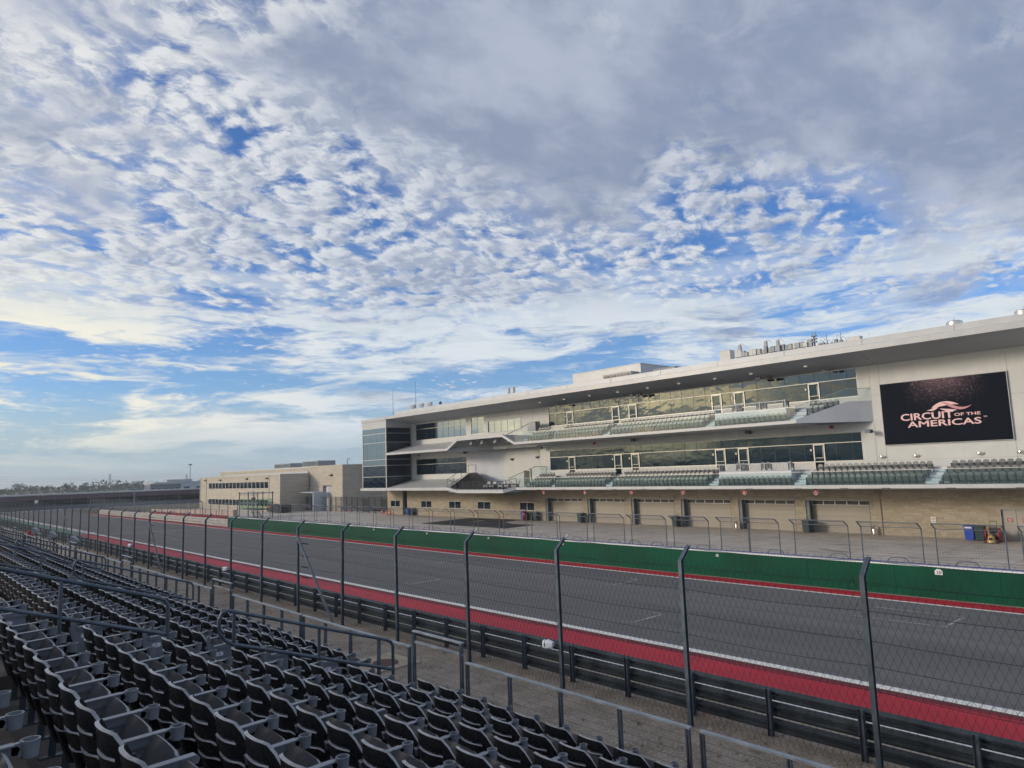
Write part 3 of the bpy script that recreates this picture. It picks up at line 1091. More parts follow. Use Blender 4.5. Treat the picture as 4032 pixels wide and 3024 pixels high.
rs = random.Random(3)
for (t, k, m, j) in near:
    root = thing('stadium_seat', seat_label(k, m, j), 'seat', (row_a(k), t, row_z(k)), GRP)
    link('backrest', SEAT_M['back'], root)
    p = link('seat_pan', SEAT_M['pan'], root)
    an = rs.uniform(-0.05, 0.06)
    piv = Matrix.Translation((0.085, 0, 0.345)) @ Matrix.Rotation(an, 4, 'Y') @ Matrix.Translation((-0.085, 0, -0.345))
    p.matrix_local = piv
    ends = (m == 0 and j == 0)
    start = (m > 0 and j == 0)
    a_ = link('armrest', SEAT_M['arm'], root, loc=(0, -PITCH_S / 2, 0))
    if rs.random() > 0.06:
        link('cup_holder', SEAT_M['cup'], a_)
    link('support_leg', SEAT_M['leg'], root, loc=(0, -PITCH_S / 2, 0))
    if start:
        pn = link('side_panel', SEAT_M['panel'], root, loc=(0, -PITCH_S / 2 - 0.012, 0))
        link('number_plate', SEAT_M['plate'], pn)
        if k >= 2:
            text('numeral', str(k), 0.052, pn, 'ink', (0.20, -0.0225, 0.515), (R(90), 0, 0), 0.001)
    if ends:
        a2 = link('armrest', SEAT_M['arm'], root, loc=(0, PITCH_S / 2, 0))
        link('cup_holder', SEAT_M['cup'], a2)
        link('side_panel', SEAT_M['panel'], root, loc=(0, PITCH_S / 2 + 0.02, 0))
# the seats beyond the nearest three hundred: the same shapes joined into one mesh
bm_far = bmesh.new()
for (t, k, m, j) in far_s:
    for key, off in (('back', 0), ('pan', 0), ('arm', -PITCH_S / 2), ('cup', -PITCH_S / 2), ('leg', -PITCH_S / 2)):
        tmp = SEAT_M[key].copy()
        tmp.transform(Matrix.Translation((row_a(k), t + off, row_z(k))))
        n0 = len(bm_far.faces)
        bm_far.from_mesh(tmp)
        bm_far.faces.ensure_lookup_table()
        mi = {'back': (0, 2), 'pan': (1, 3), 'arm': (3,), 'cup': (3,), 'leg': (4,)}[key]
        for f in bm_far.faces[n0:]:
            f.material_index = mi[f.material_index]
        bpy.data.meshes.remove(tmp)
me = bpy.data.meshes.new('distant_seats')
bm_far.to_mesh(me)
bm_far.free()
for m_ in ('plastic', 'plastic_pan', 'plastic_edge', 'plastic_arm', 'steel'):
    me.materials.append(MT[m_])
o = link('distant_seats', me, kind='stuff')
tag(o, 'rows of dark folding seats far along the stand, merging into one mass', 'seats', GRP)


# ------------------------------------------------------------------ aisle handrails
def arc(c, r_, a0, a1, e1, e2, n=6):
    c, e1, e2 = Vector(c), Vector(e1), Vector(e2)
    return [c + (e1 * math.cos(a0 + (a1 - a0) * k / n) + e2 * math.sin(a0 + (a1 - a0) * k / n)) * r_ for k in range(n + 1)]


SL = 0.335


def ztop(a):
    return 4.71 + SL * (2.82 - a)


def handrail(t, which, label):
    rr = 0.025
    root = thing('handrail', label, 'handrail', (2.8 if which == 'upper' else 3.6, t, 3.2), 'handrails down the middle of the aisles')
    root_l = root.location.copy()
    L = lambda a, z: (a - root_l.x, 0, z - root_l.z)
    mb = MB()
    if which == 'upper':
        pts = [L(-0.9, ztop(-0.9)), L(2.70, ztop(2.70) + 0.0), L(2.78, ztop(2.78) - 0.015), L(2.82, ztop(2.82) - 0.07), L(2.82, 3.53)]
        mb.tube(pts, rr, 10)
        mb.build('top_rail', 'steel', root, True)
        MB().tube([L(-0.9, ztop(-0.9) - 0.43), L(2.80, ztop(2.80) - 0.43)], rr * 0.9, 10).build('lower_rail', 'steel', root, True)
        posts = [(1.64, row_z(6)), (0.40, row_z(8)), (-0.8, row_z(9))]
    else:
        zt = lambda a: 4.43 - SL * (a - 3.66)
        pts = [L(3.66, zt(3.66) - 0.62), L(3.55, zt(3.55) - 0.60), L(3.47, zt(3.47) - 0.50), L(3.46, zt(3.47) - 0.15), L(3.50, zt(3.5) - 0.045), L(3.58, zt(3.58)), L(6.03, zt(6.03)), L(6.11, zt(6.11) - 0.015), L(6.15, zt(6.15) - 0.07), L(6.15, row_z(1))]
        pts[0] = L(6.15, zt(6.15) - 0.43)
        pts.insert(1, L(3.66, zt(3.66) - 0.43))
        pts[2] = L(3.55, zt(3.55) - 0.40)
        pts[3] = L(3.475, zt(3.47) - 0.32)
        mb.tube(pts, rr, 10)
        mb.build('loop_rail', 'steel', root, True)
        posts = [(3.66, row_z(4)), (4.90, row_z(3))]
    for a, zb in posts:
        z1 = (ztop(a) if which == 'upper' else 4.43 - SL * (a - 3.66)) - 0.01
        MB().tube([L(a, zb), L(a, z1)], rr * 0.95, 10).build('post', 'steel', root, True)
        MB().box(a - .06 - root_l.x, a + .06 - root_l.x, -.05, .05, zb - root_l.z, zb - root_l.z + .012).build('foot_plate', 'steel', root)


for m in range(6):
    t = 9.85 + 9.54 * m
    nm = 'nearest' if m == 0 else nth(m + 1)
    handrail(t, 'upper', f'upper blue-grey tube handrail in the {nm} aisle, ending in a bent post')
    handrail(t, 'lower', f'lower blue-grey loop handrail in the {nm} aisle, reaching the front row')

# ------------------------------------------------------------------ front railing with cable infill
RA, RZ = 6.76, 3.34


def railing(t0, t1, zt, label, gate=False):
    root = thing('front_railing', label, 'railing', (RA, t0, row_z(1)), 'railing sections along the front of the stand')
    zb = row_z(1)
    Lo = t1 - t0
    H = zt - zb
    MB().box(-.028, .028, 0, Lo, H - 0.022, H).build('top_rail', 'steel_light', root)
    n = max(1, round(Lo / 1.0))
    for k in range(n + 1):
        y = min(max(Lo * k / n, 0.03), Lo - 0.03)
        mb = MB().box(-.030, .030, y - .006, y + .006, -0.30, H - 0.022)
        mb.box(-.030, -.022, y - .026, y + .026, -0.30, H - 0.022)
        o = mb.build('post', 'steel', root)
        hb = MB()
        for q in range(9):
            hb.box(-.0315, -.030, y - .006, y + .006, 0.06 + q * 0.085, 0.075 + q * 0.085)
        hb.build('cable_hole', 'black', o)['kind'] = 'stuff'
    if gate:
        MB().box(-.018, .018, 0, Lo, H - 0.20, H - 0.165).build('middle_rail', 'steel_light', root)
    for q in range(9):
        z = 0.067 + q * 0.085
        MB().tri((0, 0, z), (0, Lo, z), 0.0028).build('cable', 'steel', root)
    return root


def span(t, m):
    return t + 9.54 * m


railing(4.78, 8.76, RZ, 'grey cable railing in front of the nearest seats, third section from the right')
railing(0.6, 4.66, RZ, 'grey cable railing cut off by the right edge of the view, rightmost section')
railing(-3.6, 0.5, RZ, 'grey cable railing behind the view edge, continuing past the rightmost section')
for m in range(7):
    nm = 'nearest' if m == 0 else nth(m + 1)
    railing(span(8.84, m), span(10.19, m), RZ + .27, f'raised gate section of the front railing at the foot of the {nm} aisle', True)
    railing(span(10.27, m), span(14.32, m), RZ, f'cable railing just beyond the gate at the foot of the {nm} aisle')
    railing(span(14.38, m), span(18.30, m), RZ, f'cable railing one section past the {nm} gate, farther from the camera')

# ------------------------------------------------------------------ catch fence on the near side of the track
FA = 14.70
FT = [1.85, 6.08, 10.38, 14.62, 18.88, 23.20, 27.44, 31.64, 35.92, 40.14, 44.30, 48.50, 52.42, 56.25, 60.25, 64.25, 68.45, 72.40, 76.30, 80.10, 84.10] + [84.10 + 4.05 * k for k in range(1, 16)]
fence = thing('catch_fence', 'tall steel catch fence of bent posts, cables and diamond mesh beside the near guardrail', 'fence', (FA, 14.37, 0))
fx, fy = FA, 14.37
pm = MB()
pm.box(-.052, -.042, -.048, .048, -0.4, 3.87)
pm.box(.042, .052, -.048, .048, -0.4, 3.87)
pm.box(-.042, .042, -.005, .005, -0.4, 3.87)
for sgn in (-1, 1):
    c0, c1 = Vector((sgn * .047, 0, 3.86)), Vector((sgn * .047 + .36, 0, 4.19))
    pm.bar(c0, c1, .096, .010, (-.68, 0, .73))
pm.bar((0, 0, 3.86), (.36, 0, 4.19), .010, .085, (-.68, 0, .73))
POST = pm.mesh('post', 'steel')
for k, t in enumerate(FT):
    o = link('post', POST, fence, loc=(0, t - fy, 0), rot=(R(random.uniform(-.5, .5)), R(random.uniform(-.4, .4)), 0))
# mesh between the posts: diamonds 15 cm wide and 33 cm tall
DW, DH = 0.152, 0.330


def mesh_panel(y0, y1, z0, z1, rr, seed):
    rp = random.Random(seed)
    mb = MB()
    L, H = y1 - y0, z1 - z0
    slope = DH / DW
    k = -int(H / slope / DW) - 1
    while k * DW < L:
        ys = k * DW + rp.uniform(-.006, .006)
        for sgn in (1, -1):
            if sgn == 1:
                p0 = (ys, 0.0)
                p1 = (ys + H / slope, H)
            else:
                p0 = (ys + H / slope, 0.0)
                p1 = (ys, H)
            (ya, za), (yb, zb) = p0, p1
            if (ya < 0 and yb < 0) or (ya > L and yb > L):
                continue

            def clip(ya, za, yb, zb):
                if ya < 0:
                    za = za + (zb - za) * (0 - ya) / (yb - ya)
                    ya = 0
                if ya > L:
                    za = za + (zb - za) * (L - ya) / (yb - ya)
                    ya = L
                return ya, za
            a = clip(ya, za, yb, zb)
            b = clip(yb, zb, ya, za)
            if abs(a[0] - b[0]) > 1e-3:
                mb.tri((0.055 + rp.uniform(0, .008), y0 + a[0], z0 + a[1]), (0.055 + rp.uniform(0, .008), y0 + b[0], z0 + b[1]), rr)
        k += 1
    return mb


for k in range(len(FT) - 1):
    y0, y1 = FT[k] - fy, FT[k + 1] - fy
    fdist = max(0.0, FT[k])
    mb = mesh_panel(y0 + .06, y1 - .06, 0.10, 3.86, 0.0030, k)
    # the part that leans over the track
    for q in range(int((y1 - y0) / DW)):
        yy = y0 + .06 + q * DW
        for d_ in (0.076, -0.076):
            if y0 < yy + d_ * 2 < y1:
                mb.tri((.06, yy, 3.86), (.40, yy + d_ * 2, 4.17), 0.0024)
    o = mb.build('mesh_panel', 'wire', fence)
    for q, z in enumerate((0.66, 1.15, 1.66, 2.12, 2.61, 3.18, 3.74)):
        cb = MB()
        sag = 0.02 + 0.05 * ((q * 7 + k * 3) % 5) / 5
        n = 8
        pts = [(0.05, y0 + (y1 - y0) * i / n, z - sag * math.sin(math.pi * i / n)) for i in range(n + 1)]
        for i in range(n):
            cb.tri(pts[i], pts[i + 1], 0.0068)
        cb.build('cable', 'cable', fence)
    cb = MB()
    for i in range(8):
        f0, f1 = i / 8, (i + 1) / 8
        s0, s1 = .05 * math.sin(math.pi * f0), .05 * math.sin(math.pi * f1)
        cb.tri((.36, y0 + (y1 - y0) * f0, 4.12 - s0), (.36, y0 + (y1 - y0) * f1, 4.12 - s1), 0.007)
    cb.build('cable', 'cable', fence)
    # laced wire ends just beside each post
    if k < 12:
        lw = MB()
        rp = random.Random(k)
        z = 0.3
        while z < 3.7:
            y = y0 + .22 + rp.uniform(-.03, .03)
            pts = [(0.06, y + rp.uniform(-.05, .05), z + q * 0.035) for q in range(5)]
            for i in range(4):
                lw.tri(pts[i], pts[i + 1], 0.0045)
            z += 0.24
        lw.build('wire_tie', 'wire', fence)['kind'] = 'stuff'
# raking braces with tensioner clamps
for (k, sg) in ((7, -1), (13, -1), (21, -1)):
    t = FT[k]
    MB().bar((-.08, t - fy, 3.55), (-.02, t - fy + sg * 3.4, 0.0), .085, .085, (1, 0, 0)).build('brace', 'steel_mid', fence)
    for q, z in enumerate((1.15, 1.66, 2.12, 2.61, 3.18, 3.74)):
        cl = MB()
        for c in range(7):
            yy = t - fy - 0.28 - c * 0.10
            cl.box(.035, .065, yy - .022, yy + .022, z - .045, z + .012)
        cl.build('cable_clamp', 'cable', fence)
# pale insulator pegs on the tips
for k in (4, 5, 7):
    t = FT[k - 1] - fy
    MB().bar((.34, t, 4.16), (.46, t, 4.27), .02, .02).build('peg', 'plate', fence)

# ------------------------------------------------------------------ guardrail behind the fence
guard = thing('guardrail', 'weathered triple corrugated guardrail on steel posts along the near side of the track', 'guardrail', (15.55, 0, 0))


def wbeam(y0, y1, zc, h=0.30, d=0.08, x=0.0):
    prof = [(0.0, -h / 2), (-d * .25, -h * .42), (-d, -h * .27), (-d, -h * .17), (-.1 * d, -h * .04), (-.1 * d, h * .04), (-d, h * .17), (-d, h * .27), (-d * .25, h * .42), (0.0, h / 2)]
    mb = MB()
    th = 0.006
    pr = prof + [(px + th + .006, pz) for px, pz in reversed(prof)]
    mb.prism(pr, lambda u, v, dd: (x + u, dd, zc + v), y0, y1)
    return mb


y = -6.0
seg = 0
while y < 150:
    L = 4.12 if y < 70 else 12.36
    for zc, h in ((0.215, 0.30), (0.565, 0.33), (0.895, 0.27)):
        wbeam(y, y + L - 0.006, zc, h).build('rail_beam', 'guard', guard, True)
    y += L
pmb = MB()
pmb.box(-.215, -.095, -.055, -.045, -0.3, 1.03)
pmb.box(-.215, -.095, .045, .055, -0.3, 1.03)
pmb.box(-.165, -.145, -.045, .045, -0.3, 1.03)
pmb.box(-.095, -.005, -.03, .03, .84, .94)
pmb.box(-.095, -.005, -.03, .03, .50, .62)
GP = pmb.mesh('post', 'steel')
t = 6.65 - 2.06 * 6
while t < 148:
    link('post', GP, guard, loc=(0, t, 0))
    t += 2.06


# ------------------------------------------------------------------ devices along the fence
def marshal_camera(t, z, label):
    r_ = thing('track_camera', label, 'camera', (FA - .06, t, z), 'cameras clamped to the catch fence posts')
    # housing: tapered box lying along the track, lens ring towards +y and a little towards the stand
    d = Vector((-0.55, 0.62, -0.12)).normalized()
    p0 = Vector((-.02, .03, .02))
    MB().bar((0, 0, 0), (-.08, .13, .04), .05, .05).build('bracket', 'black', r_)
    c0 = Vector((-.10, .10, .10))
    mb = MB()
    ax = Vector((-.35, .93, .05)).normalized()
    sd = ax.cross(Vector((0, 0, 1))).normalized()
    uu = sd.cross(ax).normalized()
    secs = [(0, .085, .075), (.16, .12, .115), (.22, .12, .115), (.30, .10, .10)]
    rings = []
    for s_, hw, hh in secs:
        c = c0 + ax * s_
        ring = []
        for (u, v) in ((-1, -.7), (-.7, -1), (.7, -1), (1, -.7), (1, .5), (.55, 1), (-.55, 1), (-1, .5)):
            ring.append(c + sd * u * hw + uu * v * hh)
        rings.append(ring)
    vs = [v for rg in rings for v in rg]
    fs = [tuple(range(8)), tuple(range(31, 23, -1))]
    for i in range(3):
        for q in range(8):
            a, b = i * 8 + q, i * 8 + (q + 1) % 8
            fs.append((a, b, b + 8, a + 8))
    mb.add(vs, fs)
    mb.build('housing', 'plate', r_, True)
    c = c0 + ax * .225
    rg = MB()
    pts = [c + (sd * math.cos(q * math.pi / 8) * .125 + uu * math.sin(q * math.pi / 8) * .12) for q in range(17)]
    rg.tube(pts, .014, 6, False)
    rg.build('clamp_ring', 'black', r_)
    c = c0 + ax * .345
    rg = MB()
    pts = [c + (sd * math.cos(q * math.pi / 8) * .075 + uu * math.sin(q * math.pi / 8) * .085) for q in range(17)]
    rg.tube(pts, .022, 6, False)
    rg.build('lens_ring', 'black', r_)
    MB().tube([c0 + ax * .29, c0 + ax * .335], .06, 12).build('lens', 'black', r_)


marshal_camera(14.68, 1.12, 'white camera with a black ring clamped to the fence post above the nearest railing gate')
marshal_camera(FT[9], 1.22, 'small white camera clamped low on a fence post beside the second railing gate')
marshal_camera(FT[14], 1.40, 'tiny white camera clamped to a distant fence post beyond the raking brace')
for k, (t, z, a) in enumerate(((57.4, 3.20, 8.0), (51.0, 3.20, 8.0), (44.6, 3.22, 8.0))):
    r_ = thing('horn_speaker', f'pale horn loudspeaker on a short pole in front of the stand, {("farthest", "middle", "nearest")[k]} of three', 'loudspeaker', (a, t, 0), 'horn loudspeakers by the front railing')
    MB().tube([(0, 0, 0), (0, 0, z - .1)], .05, 8).build('pole', 'steel_mid', r_)
    mb = MB()
    ax = Vector((.75, -.65, -.12)).normalized()
    sd = ax.cross(Vector((0, 0, 1))).normalized()
    uu = sd.cross(ax)
    vs, fs = [], []
    for s_, w_, h_ in ((0, .21, .24), (.08, .19, .21), (.24, .10, .11), (.36, .045, .045), (.42, .04, .04)):
        c = Vector((-.15, .1, z + .05)) + ax * s_
        for u, v in ((-1, -1), (1, -1), (1, 1), (-1, 1)):
            vs.append(c + sd * u * w_ + uu * v * h_)
    for i in range(4):
        for q in range(4):
            a_, b_ = i * 4 + q, i * 4 + (q + 1) % 4
            fs.append((a_, b_, b_ + 4, a_ + 4))
    fs += [(0, 1, 2, 3), (19, 18, 17, 16)]
    mb.add(vs, fs).build('horn', 'hvac', r_, False)
    MB().bar((-.06, 0, z - .16), (.1, 0, z + .02), .12, .04).build('bracket', 'steel', r_)
r_ = thing('red_box', 'red fire equipment box standing beyond the front railing', 'box', (9.0, 67.3, 0))
MB().box(-.19, .19, -.18, .18, 2.2, 2.72).build('cabinet', 'red', r_)
MB().box(-.15, .15, -.15, .15, 2.72, 2.80).build('lid', 'red', r_)
MB().tube([(0, 0, 0), (0, 0, 2.2)], .06, 8).build('stand_pole', 'steel_mid', r_)
# drain cover on its concrete pad
r_ = thing('drain_cover', 'rusty round drain cover on a concrete pad in the gravel', 'drain cover', (12.65, 20.8, 0))
MB().box(-.95, .95, -.75, 1.1, 0, .05).build('pad', 'edge_beige', r_)
MT['rust'] = basic('rusty_iron', (0.10, 0.05, 0.035), 0.8, 0.2, 0.3, 6)
MB().tube([(0.05, 0, .04), (0.05, 0, .075)], .42, 24).build('lid', 'rust', r_)
# loose stones and dry tufts on the gravel
rp = random.Random(11)
mb = MB()
for q in range(900):
    x, y = rp.uniform(9.6, 15.1), rp.uniform(2, 60) ** 1.0
    s_ = rp.uniform(.012, .042) * (1 if rp.random() < .93 else 1.8)
    vs = []
    for (i, j, l) in ((1, 0, 0), (-1, 0, 0), (0, 1, 0), (0, -1, 0), (0, 0, 1), (0, 0, -.3)):
        vs.append((x + i * s_ * rp.uniform(.7, 1.3), y + j * s_ * rp.uniform(.7, 1.3), .003 + l * s_ * .7))
    mb.add(vs, [(0, 2, 4), (2, 1, 4), (1, 3, 4), (3, 0, 4), (2, 0, 5), (1, 2, 5), (3, 1, 5), (0, 3, 5)])
MT['pebble'] = basic('pale_pebble', (0.34, 0.31, 0.27), 0.85, 0, 0.35, 3.0)
o = mb.build('loose_stones', 'pebble')
tag(o, 'loose pale stones scattered over the brown gravel by the fence', 'stones')
o['kind'] = 'stuff'
mb = MB()
for q in range(230):
    x, y = rp.uniform(9.8, 15.0), rp.choice((rp.uniform(2, 12), rp.uniform(12, 45)))
    for b_ in range(9):
        an, l_ = rp.uniform(0, 6.28), rp.uniform(.04, .13)
        dx_, dy_ = math.cos(an), math.sin(an)
        px, py = x + rp.uniform(-.05, .05), y + rp.uniform(-.05, .05)
        mb.add([(px - dy_ * .006, py + dx_ * .006, 0), (px + dy_ * .006, py - dx_ * .006, 0), (px + dx_ * l_ * .6, py + dy_ * l_ * .6, l_)], [(0, 1, 2)])
MT['dry_grass'] = basic('dry_grass', (0.16, 0.13, 0.06), 0.9, 0, 0.3, 4.0)
o = mb.build('dry_tufts', 'dry_grass')
tag(o, 'thin tufts of dry grass growing through the gravel', 'grass')
o['kind'] = 'stuff'

# ================================================================== THE PIT BUILDING
FA0 = 60.0                       # plane of the long facade
EA = 55.45                       # balcony and roof edge
T_L, T_R = 90.0, 22.8
bld = thing('pit_building', 'long white three-storey pit building with glass balconies, stone ground floor and wide roof', 'building', (FA0, 50, 0))
BX, BY = FA0, 50.0


def bp(mb):
    """shift a mesh collected in world coordinates into the building's own frame"""
    mb.v = [(x - BX, y - BY, z) for x, y, z in mb.v]
    return mb


def part(name, mb, mats, parent=None, smooth=False):
    return bp(mb).build(name, mats, parent or bld, smooth)


def facade(name, mat_, a_face, y0, y1, z0, z1, holes, depth=0.35):
    """wall slab facing -x with rectangular openings (y0, y1, z0, z1), cut by slicing"""
    ys = sorted({y0, y1} | {v for h in holes for v in h[:2] if y0 < v < y1})
    zs = sorted({z0, z1} | {v for h in holes for v in h[2:] if z0 < v < z1})
    mb = MB()
    for i in range(len(ys) - 1):
        j = 0
        while j < len(zs) - 1:
            cy_ = (ys[i] + ys[i + 1]) / 2

            def solid(jj):
                cz_ = (zs[jj] + zs[jj + 1]) / 2
                return not any(h[0] < cy_ < h[1] and h[2] < cz_ < h[3] for h in holes)
            if not solid(j):
                j += 1
                continue
            k = j
            while k < len(zs) - 1 and solid(k):
                k += 1
            mb.box(a_face, a_face + depth, ys[i], ys[i + 1], zs[j], zs[k])
            j = k
    return part(name, mb, mat_)


# ---- openings
UPW = (23.75, 60.22, 11.30, 13.65)
LOW = (23.80, 60.26, 6.00, 8.36)
DOORS = [(26.99, 27.92), (34.09, 35.12), (36.52, 37.57), (46.81, 47.84), (49.19, 50.20), (56.12, 57.12)]
W1U, W2U, W3U = (76.45, 88.78, 11.15, 13.55), (72.51, 75.36, 11.26, 13.56), (65.20, 71.70, 11.29, 12.76)
W1L = (76.50, 88.82, 5.98, 8.31)
UDZ, LDZ = 10.70, 5.36
holes_up = [UPW, W1U, W2U, W3U] + [(a, b, UDZ, 11.31) for a, b in DOORS]
holes_lo = [LOW, W1L] + [(a, b, LDZ, 6.01) for a, b in DOORS] + [(64.9, 66.2, 4.2, 6.3), (61.89, 75.38, 4.1, 9.0)]
facade('wall', 'white', FA0, -14, T_L + .02, 9.10, 13.80, holes_up)
facade('wall', 'white', FA0, -14, T_L + .02, 3.60, 9.098, holes_lo)
# recess behind the terrace: white back wall, blue-grey angled wall on the left
mb = MB()
mb.box(61.2, 61.5, 61.8, 70.3, 3.9, 9.1)
part('recess_wall', mb, 'white')
mb = MB()
mb.prism([(61.2, 70.2), (61.5, 70.3), (60.35, 75.55), (60.02, 75.39)], lambda u, v, d: (u, v, d), 3.9, 9.09)
part('recess_wall', mb, 'grey_wall')
mb = MB()
mb.box(60.35, 61.2, 61.6, 61.88, 3.9, 9.09)
part('recess_wall', mb, 'white')
# building body behind the facade, roof
mb = MB()
mb.box(60.36, 84, -14, 61.5, 3.62, 13.78)
mb.box(60.36, 84, 75.7, 89.9, 3.62, 13.78)
mb.box(61.6, 84, 61.5, 75.7, 3.62, 9.1)
mb.box(60.36, 84, 61.5, 75.7, 9.1, 13.78)
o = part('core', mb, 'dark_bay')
# stone ground floor ------------------------------------------------------
GD = [(23.7, 29.05), (30.0, 35.5), (36.3, 41.9), (42.67, 48.22), (49.05, 54.5), (55.35, 61.3)]
GW = [(93.48, 96.18), (85.07, 87.76), (78.06, 80.85), (71.67, 74.43), (63.28, 65.99)]
GH = 2.72
gh = [(a, b, 0, GH) for a, b in GD] + [(a, b, 1.22, 2.15) for a, b in GW] + [(91.47, 92.7, 0, 3.6), (12.2, 14.75, 0, 2.2)]
facade('ground_floor_wall', 'mortar', FA0 + .03, -14, 97.1, 0, 3.60, gh, 0.30)
mb = MB()
mb.box(60.34, 76, -14, 97.0, 0, 3.58)
for a, b in GD:
    pass
# core behind the ground floor stays clear of the door recesses
mb = MB()
mb.box(61.3, 76, -14, 97.0, 0, 3.58)
mb.box(60.33, 61.3, 61.3, 91.4, 0, 3.58)
mb.box(60.33, 61.3, 92.75, 97.0, 0, 3.58)
mb.box(60.33, 61.3, -14, 12.1, 0, 3.58)
mb.box(60.33, 61.3, 14.8, 23.65, 0, 3.58)
for i in range(5):
    mb.box(60.33, 61.3, GD[i][1], GD[i + 1][0], 0, 3.58)
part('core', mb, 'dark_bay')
# stones: laid in courses, each its own block on the near stretch of wall
CUBE = MB().box(-.5, .5, -.5, .5, -.5, .5)
CUBE_ME = CUBE.mesh('stone', 'stone')
rp = random.Random(21)
blocks = []
z = 0.02
course = 0
while z < 3.5:
    h = rp.choice((0.125, 0.145, 0.165))
    y = -4.0 + rp.uniform(0, .4)
    while y < 97.0:
        w_ = rp.uniform(.35, .95)
        y2 = min(y + w_, 97.06)
        blocks.append((y, y2, z, min(z + h, 3.585)))
        y = y2
    z += h
    course += 1


def cut(blk, hs):
    """trim a stone against the openings"""
    y0, y1, z0, z1 = blk
    cz_ = (z0 + z1) / 2
    out = [(y0, y1)]
    for h in hs:
        if h[2] - .02 < cz_ < h[3] + .02 or (h[3] > z0 > h[2]) or (h[2] < z1 < h[3]):
            nxt = []
            for a, b in out:
                if b <= h[0] or a >= h[1]:
                    nxt.append((a, b))
                else:
                    if a < h[0]:
                        nxt.append((a, h[0]))
                    if b > h[1]:
                        nxt.append((h[1], b))
            out = nxt
    return [(a, b, z0, z1) for a, b in out if b - a > .04]


stones = [q for b_ in blocks for q in cut(b_, [(a - .0, b + .0, c, d) for a, b, c, d in gh])]
stones_v = [s_ for s_ in stones if s_[1] > 11.0]
stones_v.sort(key=lambda s_: (s_[0] > 23.0 and True, s_[0]))
single, rest_s = stones_v[:300], stones_v[300:] + [s_ for s_ in stones if s_[1] <= 11.0]
for (y0, y1, z0, z1) in single:
    pr = rp.uniform(.0, .012)
    o = link('stone', CUBE_ME, bld)
    o.scale = (0.05 + pr, y1 - y0 - .012, z1 - z0 - .012)
    o.location = (FA0 + .015 - pr / 2 - BX, (y0 + y1) / 2 - BY, (z0 + z1) / 2)
mb = MB()
tones = []
for (y0, y1, z0, z1) in rest_s:
    pr = rp.uniform(.0, .012)
    mb.box(FA0 - .01 - pr, FA0 + .04, y0 + .006, y1 - .006, z0 + .006, z1 - .006)
    tones.append(rp.random())
me = bp(mb).mesh('stonework', 'stone')
at = me.attributes.new('tone', 'FLOAT', 'FACE')
at.data.foreach_set('value', [t_ for t_ in tones for _ in range(6)])
o = link('stonework', me, bld, kind='stuff')

# garage doors -----------------------------------------------------------
for i, (a, b) in enumerate(GD):
    fx_ = 60.62
    gd = part('garage_door', MB().box(fx_ + .03, fx_ + .06, a, b, 0, GH + .3), 'door_panel')
    # lintel band and jambs
    part('door_lintel', MB().box(59.93, 60.05, a - .12, b + .12, GH + .0, GH + .22), 'door_panel')
    for (j0, j1) in ((a - .02, a + .10), (b - .30, b + .02)):
        part('door_jamb', MB().box(60.06, 60.62, j0, j1, 0, GH), 'steel_mid')
    n = 5
    for q in range(n):
        z0, z1 = q * .46, (q + 1) * .46 - .012
        o = link('door_panel', MB().box(fx_ - .01, fx_ + .03, a + .1 - BY + 0, b - .3 - BY, z0 + .005, z1).mesh('door_panel', 'door_panel'), gd)
        o.location = (-BX, 0, 0)
    # glazed strip
    zs0, zs1 = 2.31, 2.66
    fr = MB()
    fr.box(fx_ - .02 - BX, fx_ + .03 - BX, a + .1 - BY, b - .3 - BY, 2.30, zs0 + .03)
    fr.box(fx_ - .02 - BX, fx_ + .03 - BX, a + .1 - BY, b - .3 - BY, zs1 - .02, GH)
    span_ = b - .3 - a - .1
    for q in range(6):
        yy = a + .1 + span_ * q / 5
        fr.box(fx_ - .02 - BX, fx_ + .03 - BX, max(a + .1, yy - .035) - BY, min(b - .3, yy + .035) - BY, zs0 + .03, zs1 - .02)
    link('window_strip_frame', fr.mesh('window_strip_frame', 'sign_white'), gd)
    for q in range(5):
        y0 = a + .1 + span_ * q / 5 + .035
        y1 = a + .1 + span_ * (q + 1) / 5 - .035
        link('pane', MB().box(fx_ - BX, fx_ + .02 - BX, y0 - BY, y1 - BY, zs0 + .03, zs1 - .02).mesh('pane', 'black'), gd)
# service door on the right
sd_ = part('service_door', MB().box(60.14, 60.19, 12.3, 13.83, 0.01, 2.17), 'steel_door')
link('door_leaf', MB().box(60.12 - BX, 60.19 - BX, 13.85 - BY, 14.72 - BY, 0.01, 2.17).mesh('door_leaf', 'steel_door'), sd_)
link('hinge', MB().box(60.10 - BX, 60.13 - BX, 14.66 - BY, 14.72 - BY, 1.75, 1.95).mesh('hinge', 'black'), sd_)
part('door_frame', MB().box(59.97, 60.2, 14.72, 14.80, 0, 2.27).box(59.97, 60.2, 12.2, 14.72, 2.18, 2.27), 'steel_door')
for (y0, y1) in ((14.07, 14.40), (13.2, 13.5)):
    sg = part('door_sign', MB().box(60.10, 60.118, y0, y1, 1.33, 1.57), 'red')
    m2 = MB()
    for q, (f0, f1) in enumerate(((.15, .85), (.10, .90), (.22, .78))):
        zz_ = 1.51 - q * .065
        m2.box(60.094, 60.0985, y0 + (y1 - y0) * f0, y0 + (y1 - y0) * f1, zz_ - .014, zz_ + .010)
    m2.v = [(x - BX, y - BY, z) for x, y, z in m2.v]
    link('sign_print', m2.mesh('sign_print', 'sign_white'), sg)
